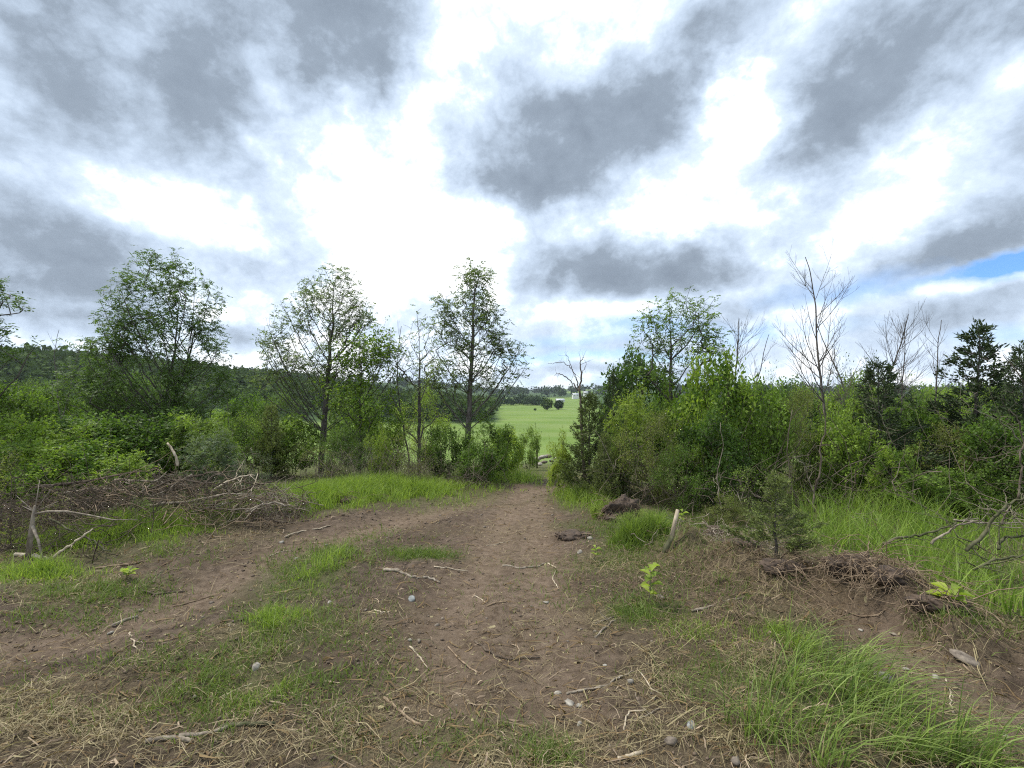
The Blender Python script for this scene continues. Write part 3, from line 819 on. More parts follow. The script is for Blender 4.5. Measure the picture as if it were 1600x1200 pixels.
def lone(px, depth, r, label, squash=1.0, n=2600, q=.35, mat='forest', name='tree'):
    x, y = P(px, 640, depth)[:2]; z = float(base_h(np.array(x), np.array(y)))
    e = empty(name, (x, y, z)); tag(e, label, 'tree' if name == 'tree' else 'shrub')
    D = rand_dirs(n, r2); Pt = D * r * r2.uniform(.6, 1, (n, 1)) * np.array([[1.05, 1.05, .95 * squash]]) * (1 + .12 * np.sin(6 * D[:, 0:1]) * np.cos(5 * D[:, 2:3] + 1))
    Pt[:, 2] += r * squash * 1.08; Pt = Pt[Pt[:, 2] > .06 * r]
    V, Fc, t = simple_leaves(Pt, r2, q * 1.6, q * .6)
    link('crown', mesh_data('crown', V, Fc, mat, t), e)
    T = tube([(0, 0, -.3), (.1, 0, r * .6), (0, .1, r * squash * 1.2)], [r * .09, r * .07, r * .03])
    link('trunk', mesh_data('trunk', T[0], [T[1], T[2]], 'bark'), e)


lone(855, 300, 3.9, 'round dark tree standing alone in the green field')
lone(873, 306, 3.2, 'dark tree on the field edge right of the round lone tree')
lone(836, 292, .9, 'tiny round bush left of the lone tree in the field', .8, 500, .2, 'forest', 'bush')


def flat_mat(name, c, rough=.8):
    m, n, l = material(name)
    no = n.new('ShaderNodeTexNoise'); no.inputs['Scale'].default_value = 1.5; no.inputs['Detail'].default_value = 5
    tc_ = n.new('ShaderNodeTexCoord'); l.new(tc_.outputs['Object'], no.inputs[0])
    p = n.new('ShaderNodeBsdfPrincipled'); p.inputs['Roughness'].default_value = rough
    l.new(mixc(n, l, no.outputs[0], tuple(q * .75 for q in c), tuple(min(1, q * 1.15) for q in c)), p.inputs['Base Color'])
    o = n.new('ShaderNodeOutputMaterial'); l.new(p.outputs[0], o.inputs[0]); return m


M_WALL = flat_mat('white_siding', (.72, .72, .70)); M_ROOF = flat_mat('metal_roof', (.50, .52, .54), .5); M_DARK = flat_mat('window_glass', (.05, .055, .06), .2)


def barn(px, py, depth, w, dp, h, label, rot=.2):
    p = P(px, py, depth); e = empty('farm_building', tuple(p), rot); tag(e, label, 'building')
    V = np.array([(sx * w / 2, sy * dp / 2, z) for z in (-6, h) for sx, sy in ((-1, -1), (1, -1), (1, 1), (-1, 1))] + [(-w / 2, 0, h + dp * .24), (w / 2, 0, h + dp * .24)])
    Q = [(0, 1, 5, 4), (1, 2, 6, 5), (2, 3, 7, 6), (3, 0, 4, 7)]; T = [(4, 7, 8), (5, 9, 6)]
    link('wall', mesh_data('wall', V, [np.array(Q), np.array(T)], M_WALL), e)
    a = w / 2 + .5; b = dp / 2 + .5; rz_ = h + dp * .24 + .25; ez = h - .15
    R_ = np.array([(-a, -b, ez), (a, -b, ez), (a, 0, rz_), (-a, 0, rz_), (a, b, ez), (-a, b, ez)]); R_ = np.concatenate([R_, R_ + np.array([0, 0, .3])])
    Q = [(0, 3, 2, 1), (3, 5, 4, 2), (6, 7, 8, 9), (9, 8, 10, 11), (0, 1, 7, 6), (5, 11, 10, 4), (0, 6, 9, 3), (3, 9, 11, 5), (1, 2, 8, 7), (2, 4, 10, 8)]
    link('roof', mesh_data('roof', R_, np.array(Q), M_ROOF), e)
    for i in range(max(2, int(w / 7))):
        xx = -w / 2 + (i + .5) * w / max(2, int(w / 7))
        wv = np.array([(xx - .9, -dp / 2 - .06, h * .4), (xx + .9, -dp / 2 - .06, h * .4), (xx + .9, -dp / 2 - .06, h * .75), (xx - .9, -dp / 2 - .06, h * .75)])
        wv = np.concatenate([wv, wv + np.array([0, .1, 0])])
        link('window', mesh_data('window', wv, np.array([(0, 1, 2, 3), (4, 7, 6, 5), (0, 4, 5, 1), (1, 5, 6, 2), (2, 6, 7, 3), (3, 7, 4, 0)]), M_DARK), e)


barn(899, 618.5, 640, 8, 6, 1.6, 'long white farm building on the distant hillside')
barn(875, 628, 520, 9, 6, 1.8, 'low white farm building below the hillside one')
barn(915, 616, 700, 7, 6, 2.4, 'small white farm building right of the long white one', -.3)


# ------------------------------------------------------------------ near tree row
rg = np.random.default_rng(21)
tree('ash_tree', 'tall full green ash tree at the left with rounded crown', 'tree', 243, 13,
     [(262, 425, 42, 28), (236, 462, 55, 40), (300, 475, 34, 42), (190, 508, 42, 34), (250, 530, 85, 45), (175, 548, 36, 24), (318, 500, 18, 22), (325, 553, 20, 13),
      (230, 610, 110, 50), (150, 610, 50, 40), (300, 610, 50, 45), (240, 665, 90, 34)], 2600, .085, 1, 'ash', rg, 2, 412, per=3, clump=12, spread=.15, trunk_px=262)
tree('ash_tree', 'tall thin-leaved ash tree left of centre with many upright branches', 'tree', 500, 13.5,
     [(521, 428, 17, 22), (546, 450, 18, 24), (492, 462, 18, 24), (520, 485, 48, 40), (465, 492, 25, 22), (433, 528, 22, 28), (495, 545, 78, 42), (560, 500, 30, 36), (470, 585, 60, 30), (590, 560, 20, 20)],
     2100, .09, 1, 'ashthin', rg, 1, 425, per=2, clump=13, spread=.13, trunk_px=520, bare=.40)
tree('maple_tree', 'bright green leafy tree growing against the thin ash', 'tree', 562, 12.8,
     [(572, 552, 42, 36), (545, 590, 45, 30), (590, 540, 22, 22), (600, 575, 20, 16), (560, 630, 55, 30), (590, 665, 40, 26)], 900, .05, 1, 'bright', rg, 1, 540, per=6, kind='simple', clump=12, leafsize=1.0)
tree('ash_tree', 'small sparse half bare tree between the two thin ash trees', 'tree', 655, 13,
     [(663, 505, 10, 20), (650, 545, 30, 38), (625, 560, 18, 30), (668, 580, 28, 36), (650, 640, 34, 40)], 520, .055, 1, 'ashthin', rg, 1, 500, per=1, clump=5, bare=.5)
tree('ash_tree', 'tall thin ash tree beside the field with slender spire top', 'tree', 728, 12,
     [(744, 432, 15, 22), (738, 474, 34, 36), (702, 515, 22, 34), (742, 525, 40, 38), (786, 552, 22, 14), (770, 585, 38, 20), (700, 585, 32, 30), (700, 480, 12, 20), (768, 500, 14, 18)],
     1700, .075, 1, 'ashthin', rg, 1, 420, per=2, clump=13, spread=.12, trunk_px=740, bare=.38)
tree('ash_tree', 'young green ash tree with open crown right of the field', 'tree', 1055, 9.6,
     [(1068, 476, 22, 14), (1034, 497, 24, 18), (1088, 500, 26, 20), (1018, 532, 20, 17), (1060, 538, 45, 28), (1105, 535, 16, 20), (1045, 580, 32, 18)], 520, .045, 1, 'green', rg, 1, 500, per=2, clump=7, spread=.12, leafsize=.85)
# bare trees
def bare_tree(label, px, depth, top, half, R0, seed, low=.25, limbs=13):
    """leafless tree: straight leader, ascending limbs that fork into finer upright twigs"""
    r = np.random.default_rng(seed); x, y = P(px, 650, depth)[:2]; z = hz(x, y) - .05; H = P(px, top, depth)[2] - z; W_ = half / F * depth
    e = empty('bare_tree', (x, y, z)); tag(e, label, 'tree'); A, B, ra, rb = [], [], [], []

    def limb(p, d, L_, r0, lev):
        n = max(4, int(L_ / .12)); pts = [p]; w = r.normal(0, .05, 3)
        for i in range(n):
            d = unit(d + np.array([0, 0, .55 / n]) + w / n + r.normal(0, .045, 3)); p = p + d * L_ / n; pts.append(p)
        pts = np.array(pts); rad = np.linspace(r0, max(.0016, r0 * .22), n + 1); A.append(pts[:-1]); B.append(pts[1:]); ra.append(rad[:-1]); rb.append(rad[1:])
        if lev >= 3: return
        for _ in range({0: limbs, 1: max(3, int(L_ * 6)), 2: max(1, int(L_ * 6))}[lev]):
            t = r.uniform(low if lev == 0 else .22, .94); i = int(t * n); dd = unit(pts[min(i + 1, n)] - pts[i]); a = r.uniform(0, 6.28)
            sd = unit(np.cross(dd, [math.cos(a), math.sin(a), .2])); an = r.uniform(.45, .85) if lev == 0 else r.uniform(.4, .8)
            Lc = (min(W_ * 1.5, (1 - t) * H * 1.0 + .25) * r.uniform(.75, 1.25)) if lev == 0 else L_ * r.uniform(.28, .5) * (1.15 - .5 * t)
            limb(pts[i], dd * math.cos(an) + sd * math.sin(an), Lc, rad[i] * (.5 if lev == 0 else .6), lev + 1)
    limb(np.zeros(3), np.array([0., 0, 1]), H, R0, 0)
    V, Fq = frusta(np.concatenate(A), np.concatenate(B), np.concatenate(ra), np.concatenate(rb), 5)
    link('trunk', mesh_data('trunk', V, Fq, 'bark', smooth=True), e)


bare_tree('tall leafless tree with fanning branches at the right', 1277, 9.5, 392, 58, .034, 41, .38, 20)
bare_tree('small leafless tree behind the young ash crown', 1142, 12.5, 498, 40, .035, 42, .42, 18)
bare_tree('leafless sapling behind the tall bright bush', 1172, 12.8, 520, 26, .028, 43, .5, 8)
bare_tree('leafless tree right beside the tall leafless tree', 1336, 11, 488, 36, .032, 44, .42, 16)
bare_tree('leafless twiggy tree behind the dark cedar', 1374, 11.5, 492, 46, .036, 45, .40, 22)
bare_tree('leafless sapling close right of the twiggy tree', 1400, 12.2, 505, 34, .026, 52, .42, 14)
bare_tree('slim leafless tree left of the tall cedar', 1450, 12, 500, 34, .03, 46, .45, 11)
bare_tree('thin leafless sapling at far left above the forest', 108, 17, 505, 14, .03, 47, .5, 8)
bare_tree('leafless sapling close left of the full ash crown', 138, 17, 498, 18, .03, 48, .5, 9)
bare_tree('tiny leafless sapling above the far left forest', 90, 18, 522, 12, .025, 49, .5, 7)
bare_tree('thin leafless tree leaning between the thin ash trees', 640, 14.5, 508, 30, .035, 50, .4, 13)
bare_tree('thin leafless sapling between the full ash and thin ash', 357, 17, 548, 10, .02, 51, .5, 6)
# branch of a tree standing outside the left frame edge
tree('ash_tree', 'ash branches reaching in at the left edge above the forest', 'tree', -90, 8.5,
     [(-12, 445, 16, 8), (5, 520, 26, 22), (-40, 480, 60, 50), (-100, 470, 80, 80), (20, 540, 16, 8), (-60, 560, 70, 50)], 420, .07, 1, 'ash', rg, 1, 420, per=3, clump=7, spread=.08, leafsize=.9)


# ------------------------------------------------------------------ shrub prototypes (unit: about 2 m tall, 1 m radius)
def shrub_proto(seed, leafkind, n_t, per, stems=6, lsz=1.0, low=.12, ratio=1.0):
    r = np.random.default_rng(seed)
    k = max(6, n_t // 14); c = rand_dirs(k, r) * r.uniform(.35, .95, (k, 1)) ** .5
    c = c * np.array([[.95, .95, .92]]); c[:, 2] += 1.02
    t = (c[:, None] + r.normal(0, .10, (k, 14, 3))).reshape(-1, 3); t = t[t[:, 2] > low]
    tr = []
    for s in range(stems):
        a = r.uniform(0, 6.28); sw = r.uniform(.1, .5); tt = np.linspace(0, 1, 7)
        wb = np.cumsum(r.normal(0, .03, (7, 2)), 0)
        q = np.stack([math.cos(a) * sw * tt + wb[:, 0], math.sin(a) * sw * tt + wb[:, 1], tt * r.uniform(.9, 1.5) - .1], 1)
        tr.append(list(q) if not tr else [('at', np.array([0, 0, -.1]))] + list(q[1:]))
    X, PA, tips = grow(tr, t, r, .2, .9)
    V, Fq = skeleton_mesh(X, PA, .022, .003)
    stem = mesh_data('stems', V, Fq, 'twig')
    Pt = np.repeat(X[tips], per, 0) + r.normal(0, .055, (len(tips) * per, 3))
    if leafkind == 'pinnate': V, Fc, ti = pinnate(Pt, r, .16 * lsz, .062 * lsz, .016 * lsz, .6)
    else: V, Fc, ti = simple_leaves(Pt, r, .062 * lsz, .021 * lsz)
    young = fbm(V[:, 0] * 1.0 + V[:, 2] * .7 + seed, V[:, 1] + V[:, 2] * .7, .34, 2, seed)      # leaf tint painted paler and darker by clump, imitating lit clumps and shaded gaps
    ti = np.clip(ti * .55 + 1.5 * (young - .42) + .12, 0, 1)
    return stem, mesh_data('foliage', V, Fc, 'green', ti)


def cedar_proto(seed, n_b=75, irregular=.4, fill=26, low=.03):
    """ragged redcedar, unit 1 m radius at the base and 3 m tall: separate boughs, each with feathery branchlets"""
    r = np.random.default_rng(seed); tt = np.linspace(0, 1, 14)
    wb = np.cumsum(r.normal(0, .012, (14, 2)), 0)
    trunk = np.stack([wb[:, 0], wb[:, 1], 2.9 * tt], 1); A, B = [], []; pts = []; dirs = []
    parts = [tube(trunk, .04 * (1 - tt) + .004, 6)]
    for i in range(n_b):
        h = low + (.97 - low) * ((i + r.random()) / n_b) ** .95; z = 2.9 * h; a = i * 2.4 + r.uniform(-.6, .6)
        R_ = ((1 - h) ** .95 * (.75 if h < .1 else 1)) * r.uniform(1 - irregular, 1 + irregular) * .95 + .07
        u = np.array([math.cos(a), math.sin(a), 0]); p0 = np.array([np.interp(z, trunk[:, 2], trunk[:, 0]), np.interp(z, trunk[:, 2], trunk[:, 1]), z])
        rise = r.uniform(.15, .75) * R_; q = np.linspace(0, 1, 6)
        P_ = p0 + u * (R_ * q)[:, None] + np.array([0, 0, 1.]) * (rise * q ** 1.8)[:, None] + r.normal(0, .02, (6, 3)) * q[:, None]
        A.append(P_[:-1]); B.append(P_[1:]); side = np.array([-u[1], u[0], 0])
        for _ in range(max(3, int(R_ * 9))):
            f = r.uniform(.2, .98); c = np.array([np.interp(f, q, P_[:, j]) for j in range(3)]); sg = r.choice([-1, 1])
            d = unit(u * .75 + side * sg * r.uniform(.2, .9) + np.array([0, 0, r.uniform(.1, .7)])); L_ = R_ * r.uniform(.16, .42) * (1.25 - f) + .06
            A.append(c[None]); B.append((c + d * L_)[None]); m = max(3, int(L_ * fill)); g = r.uniform(.15, 1.05, m)[:, None]
            pts.append(c + d * L_ * g + r.normal(0, .018, (m, 3))); dirs.append(np.tile(d, (m, 1)) + r.normal(0, .15, (m, 3)))
    A = np.concatenate(A); B = np.concatenate(B)
    V, Fq = frusta(A, B, np.full(len(A), .008), np.full(len(A), .004), 3)
    V, Fs = join(parts + [(V, Fq, [])])
    st = mesh_data('stems', V, Fs, 'bark')
    m = 40; g = r.uniform(.3, 1.03, m); pts.append(np.stack([np.interp(g * 2.9, trunk[:, 2], trunk[:, j]) for j in (0, 1)] + [g * 2.9], 1) + r.normal(0, .02, (m, 3))); dirs.append(np.tile([0, 0, 1.], (m, 1)) + r.normal(0, .3, (m, 3)))
    pts = np.concatenate(pts); dirs = unit(np.concatenate(dirs))
    V, Fc, t = sprays(pts, dirs, r, 7, .08, .012, .5)
    return st, mesh_data('foliage', V, Fc, 'cedar', t)


PROTO = {
    'leafy': [shrub_proto(s, 'simple', 1000, 8, 6, 1.25) for s in (1, 2, 3)],
    'fine': [shrub_proto(s, 'simple', 700, 14, 8, .62) for s in (4, 5)],
    'ash': [shrub_proto(s, 'pinnate', 620, 3, 4, 1.0) for s in (6, 7, 8)],
    'sparse': [shrub_proto(s, 'simple', 420, 4, 7, .75) for s in (9, 10)],
    'cedar': [cedar_proto(11, 95), cedar_proto(12, 85, .5), cedar_proto(13, 80, .5), cedar_proto(14, 58, .5, 24, .18)],
}


def plant(kind, var, px, depth, top, half, mat, name, label, cat='shrub', group=None, bark=None, ry=None, rz=None, sink=.05):
    """a shrub or cedar standing on the ground at this distance, its top and half width as seen"""
    x, y = P(px, 650, depth)[:2]; z = hz(x, y) - sink
    h = P(px, top, depth)[2] - z; r = half / F * depth
    H0 = 3.05 if kind == 'cedar' else 2.0
    st, fo = PROTO[kind][var % len(PROTO[kind])]
    e = empty(name, (x, y, z), rg.uniform(0, 6.28) if rz is None else rz, (r, r if ry is None else ry, h / H0)); tag(e, label, cat, group)
    a = link('stems', st, e); b = link('foliage', fo, e)
    for o, m in ((a, bark), (b, mat)):
        if m: o.material_slots[0].link = 'OBJECT'; o.material_slots[0].material = MAT[m]
    return e


# left of the path
LS = [
    ('leafy', 20, 8.4, 640, 62, 'bright', 'bright green bush at the left edge below the forest'),
    ('ash', 95, 8.6, 655, 70, 'bright', 'bright leafy shrub right of the left edge bush'),
    ('leafy', 25, 12, 600, 50, 'green', 'rounded green shrub further back at the left edge'),
    ('leafy', 150, 9.5, 640, 75, 'green', 'broad green shrub under the left side of the full ash'),
    ('leafy', 235, 10.0, 640, 80, 'dark', 'dark shrub hiding the foot of the full ash trunk'),
    ('ash', 315, 10.0, 640, 50, 'green', 'mid green shrub right of the full ash trunk'),
    ('ash', 330, 9.0, 668, 44, 'grey', 'pale grey green shrub behind the brush pile'),
    ('fine', 385, 11.5, 640, 46, 'green', 'dense green shrub between the full ash and thin ash'),
    ('leafy', 455, 12.2, 650, 50, 'green', 'green shrub left of the thin ash trunk'),
    ('fine', 540, 11.5, 662, 46, 'dark', 'dark shrub right of the thin ash trunk foot'),
    ('leafy', 600, 12.4, 660, 36, 'bright', 'light green shrub below the half bare tree'),
    ('sparse', 645, 11.2, 650, 36, 'olive', 'twiggy brown-green shrub under the half bare tree'),
    ('leafy', 690, 11.6, 662, 34, 'dark', 'dark green shrub left of the spire-topped ash trunk'),
    ('ash', 760, 11.5, 645, 40, 'green', 'green shrub right of the spire-topped ash trunk'),
    ('leafy', 790, 13.0, 668, 28, 'bright', 'light green shrub at the left side of the field gap'),
    ('ash', 826, 15.5, 663, 20, 'green', 'small upright sapling in front of the green field'),
    ('leafy', 745, 10.6, 690, 36, 'green', 'low green shrub at the right foot of the spire-topped ash'),
    ('leafy', 120, 7.9, 690, 70, 'bright', 'low bright green shrub behind the brush at left'),
    ('ash', 190, 7.9, 705, 50, 'bright', 'low bright fern-like shrub behind the brush pile'),
    ('sparse', 395, 8.9, 692, 40, 'grey', 'thin twiggy shrub right of the brush pile'),
    ('sparse', 500, 10.6, 695, 50, 'olive', 'grey twiggy shrub above the grass strip'),
    ('sparse', 575, 10.4, 688, 40, 'grey', 'pale leafy twigs above the middle of the grass strip'),
    ('yellow', 590, 10.8, 660, 22, 'yellow', 'small yellow green sapling below the bright maple'),
    ('sparse', 640, 10.2, 695, 44, 'olive', 'low brown shrub above the grass strip near the half bare tree'),
    ('sparse', 15, 5.4, 690, 60, 'olive', 'tangled olive shrub at the left frame edge'),
]
for i, (k, px, d, top, half, m, lab) in enumerate(LS):
    k = 'ash' if k == 'yellow' else k
    plant(k, i, px, d, top, half, m, 'shrub', lab)
plant('sparse', 1, 335, 6.3, 748, 45, 'olive', 'shrub', 'thin weedy shrub growing through the brush pile')
plant('sparse', 0, 215, 6.0, 775, 40, 'green', 'shrub', 'low green shrub growing through the left of the brush pile')
plant('sparse', 1, 95, 5.6, 775, 45, 'olive', 'shrub', 'low olive shrub behind the broken trunk')
plant('cedar', 1, 424, 11.4, 628, 34, 'cedarlight', 'cedar_tree', 'dark narrow cedar left of the thin ash trunk', 'tree')
# right of the path
RS = [
    ('ash', 872, 9.4, 672, 22, 'yellow', 'small yellow green sapling at the right side of the path'),
    ('fine', 1020, 8.2, 640, 62, 'olive', 'olive green small-leaved bush right of the path'),
    ('ash', 985, 9.3, 600, 40, 'yellow', 'yellow green shrub above the juniper right of the path'),
    ('ash', 1030, 9.8, 590, 42, 'bright', 'light green shrub under the young ash'),
    ('leafy', 1115, 8.6, 548, 62, 'bright', 'tall bright green bush right of the young ash'),
    ('leafy', 1180, 8.4, 580, 56, 'green', 'tall green bush right of the bright bush'),
    ('leafy', 1110, 7.8, 640, 60, 'dark', 'dark green bush in front of the tall bright bush'),
    ('fine', 1065, 7.5, 690, 52, 'green', 'low dense green bush behind the leaning pole'),
    ('sparse', 1205, 9.2, 552, 30, 'green', 'airy sapling left of the tall leafless tree'),
    ('fine', 1245, 8.4, 600, 48, 'olive', 'olive bush below the tall leafless tree'),
    ('sparse', 1310, 9.8, 540, 44, 'grey', 'airy grey green sapling behind the tall leafless tree'),
    ('sparse', 1345, 10.6, 545, 36, 'grey', 'airy sapling with pale leaves above the dark cedar'),
    ('leafy', 1310, 8.0, 640, 52, 'green', 'green bush between leafless tree and dark cedar'),
    ('ash', 1335, 8.6, 615, 34, 'bright', 'light green shrub left of the dark cedar'),
    ('sparse', 1420, 11.5, 575, 40, 'green', 'pale sapling between the two right cedars'),
    ('leafy', 1425, 9.0, 625, 48, 'green', 'green bush between the two right cedars'),
    ('ash', 1400, 7.2, 690, 34, 'bright', 'light green shrub standing before the dark cedar'),
    ('fine', 1470, 8.0, 660, 56, 'olive', 'olive bush below the tall cedar'),
    ('leafy', 1560, 7.4, 640, 60, 'green', 'green bush at the right edge under the cedars'),
    ('ash', 1440, 6.9, 735, 48, 'green', 'low leafy shrub at the back of the tall grass'),
    ('sparse', 1230, 7.2, 690, 40, 'olive', 'thin twiggy shrub behind the small cedar sapling'),
    ('sparse', 1165, 7.0, 720, 46, 'green', 'loose green shrub right of the leaning pole'),
    ('leafy', 1590, 6.9, 700, 50, 'dark', 'dark bush at the right edge behind dead branches'),
    ('leafy', 1500, 7.0, 728, 46, 'green', 'low green bush below the tall cedar at the grass edge'),
    ('fine', 965, 8.7, 670, 36, 'green', 'small green bush beside the juniper'),
    ('fine', 1130, 6.7, 772, 40, 'olive', 'low olive bush behind the straw bank'),
]
for i, (k, px, d, top, half, m, lab) in enumerate(RS): plant(k, i + 1, px, d, top, half, m, 'shrub', lab)
CD = [
    (0, 920, 9.0, 606, 54, 'cedarlight', 'bushy juniper under the crooked snag right of the path'),
    (3, 958, 10.5, 574, 34, 'cedar', 'small pointed cedar top beside the juniper'),
    (1, 1372, 8.4, 556, 72, 'cedar', 'dark shaggy cedar right of the tall leafless tree'),
    (2, 1515, 8.6, 498, 92, 'cedar', 'tall pointed cedar near the right edge'),
    (1, 1600, 7.6, 530, 64, 'cedar', 'cedar cut off by the right frame edge'),
    (0, 1290, 9.8, 650, 44, 'cedar', 'low dark cedar behind the pale forked trunk'),
    (1, 945, 8.3, 672, 30, 'cedarlight', 'small juniper in front of the bushy juniper'),
    (0, 1450, 9.5, 640, 46, 'cedar', 'low dark cedar between the two taller right cedars'),
]
for v, px, d, top, half, m, lab in CD: plant('cedar', v, px, d, top, half, m, 'cedar_tree', lab, 'tree')
plant('cedar', 3, 1212, 4.35, 735, 66, 'cedarlight', 'cedar_tree', 'small feathery cedar sapling beside the soil mound', 'tree')
plant('fine', 1, 1003, 5.9, 796, 44, 'yellow', 'weed', 'feathery yellow green weed clump beside the path', 'plant')
plant('fine', 0, 1030, 6.2, 800, 34, 'bright', 'weed', 'bright weed clump touching the leaning pole', 'plant')
plant('ash', 1, 935, 7.1, 787, 14, 'yellow', 'weed', 'small yellow green sprout left of the upturned stump', 'plant')

# mid-distance trees on the falling slope behind the row
r3 = np.random.default_rng(77)
i = 0
for px in list(range(-40, 320, 40)) + [345, 400, 440, 530, 560, 670] + list(range(960, 1680, 38)):
    d = r3.uniform(22, 48); h = (r3.uniform(4.2, 6.8) if px > 800 else r3.uniform(2.8, 4.6) if px > 320 else r3.uniform(3.6, 5.6)) + (d - 20) * .07
    x, y = P(px + r3.uniform(-14, 14), 650, d)[:2]; z = hz(x, y) - .1
    kind = ['leafy', 'leafy', 'fine'][i % 3]; st, fo = PROTO[kind][i % len(PROTO[kind])]
    left = px < 800
    e = empty('broadleaf_tree', (x, y, z), r3.uniform(0, 6.28), (h * .34, h * .34, h / 2))
    tag(e, 'leafy tree in the dense growth behind the left tree row' if left else 'leafy tree in the dense growth behind the right thicket', 'tree',
        'trees behind the left row' if left else 'trees behind the right thicket')
    a = link('stems', st, e); b = link('foliage', fo, e); b.material_slots[0].link = 'OBJECT'; b.material_slots[0].material = MAT[['green', 'dark', 'ash', 'green', 'bright'][i % 5]]
    i += 1


rw = np.random.default_rng(15)
for (px, py, rr, n, hh_, lab) in ((985, 862, .22, 1500, .42, 'left half of the feathery yellow green weeds'), (1022, 858, .24, 1500, .46, 'right half of the feathery yellow green weeds')):
    a, b = at0(px, py); q = rw.normal(0, rr * .55, (n, 2)); x = a + q[:, 0]; y = b + q[:, 1]
    o = blades('weed', x, y, hh_ * rw.uniform(.35, 1.1, n) * np.exp(-(q ** 2).sum(1) / rr ** 2), rw.uniform(.003, .006, n), rw, 'weed', .45, None, lab, 'plant', seg=3); del o['kind']


# ------------------------------------------------------------------ dead wood
def branch(name, pts, r0, r1, mat, label, cat='branch', twigs=0, rngb=None, group=None, k=7, twig_len=.3):
    """pts in world coordinates; smoothed, knobbly, with side twigs"""
    rngb = rngb or rd; pts = np.asarray(pts, float); n = max(8, 4 * len(pts)); s = np.linspace(0, len(pts) - 1, n)
    Q = np.stack([np.interp(s, range(len(pts)), pts[:, j]) for j in range(3)], 1)
    Q[1:-1] = .25 * Q[:-2] + .5 * Q[1:-1] + .25 * Q[2:]
    ln = np.linalg.norm(Q[-1] - Q[0]); Q[1:] += rngb.normal(0, .008 * min(ln, 1), (n - 1, 3))
    rad = np.linspace(r0, r1, n) * rngb.uniform(.82, 1.18, n)
    parts = [tube(Q, rad, k)]
    for j in range(twigs):
        i0 = rngb.integers(1, n - 1); d = unit(Q[i0] - Q[i0 - 1] + rngb.normal(0, .75, 3) * np.array([1, 1, .6])); L_ = twig_len * rngb.uniform(.4, 1.3)
        q = np.linspace(0, 1, 5)[:, None]; T_ = Q[i0] + d * L_ * q + rngb.normal(0, .035 * L_ / .3, (5, 3)) * q + np.array([0, 0, .10 * L_]) * q * q
        parts.append(tube(T_, np.linspace(rad[i0] * .5, .0015, 5), 4))
        if L_ > .2:
            d2 = unit(d + rngb.normal(0, .7, 3)); T2 = T_[2] + d2 * L_ * .5 * q; parts.append(tube(T2, np.linspace(rad[i0] * .28, .001, 5), 3))
    c = Q[0].copy(); V, Fc = join(parts)
    o = link(name, mesh_data(name, V - c, Fc, mat, smooth=True)); o.location = c
    return tag(o, label, cat, group)


rd = np.random.default_rng(31)


def gp(pp, lift=.0, r=.01): # ground points from the photograph's pixels
    out = []
    for q in pp:
        x, y = at(q[0], q[1]); out.append((x, y, hz(x, y) + r * .7 + (q[2] if len(q) > 2 else lift)))
    return out


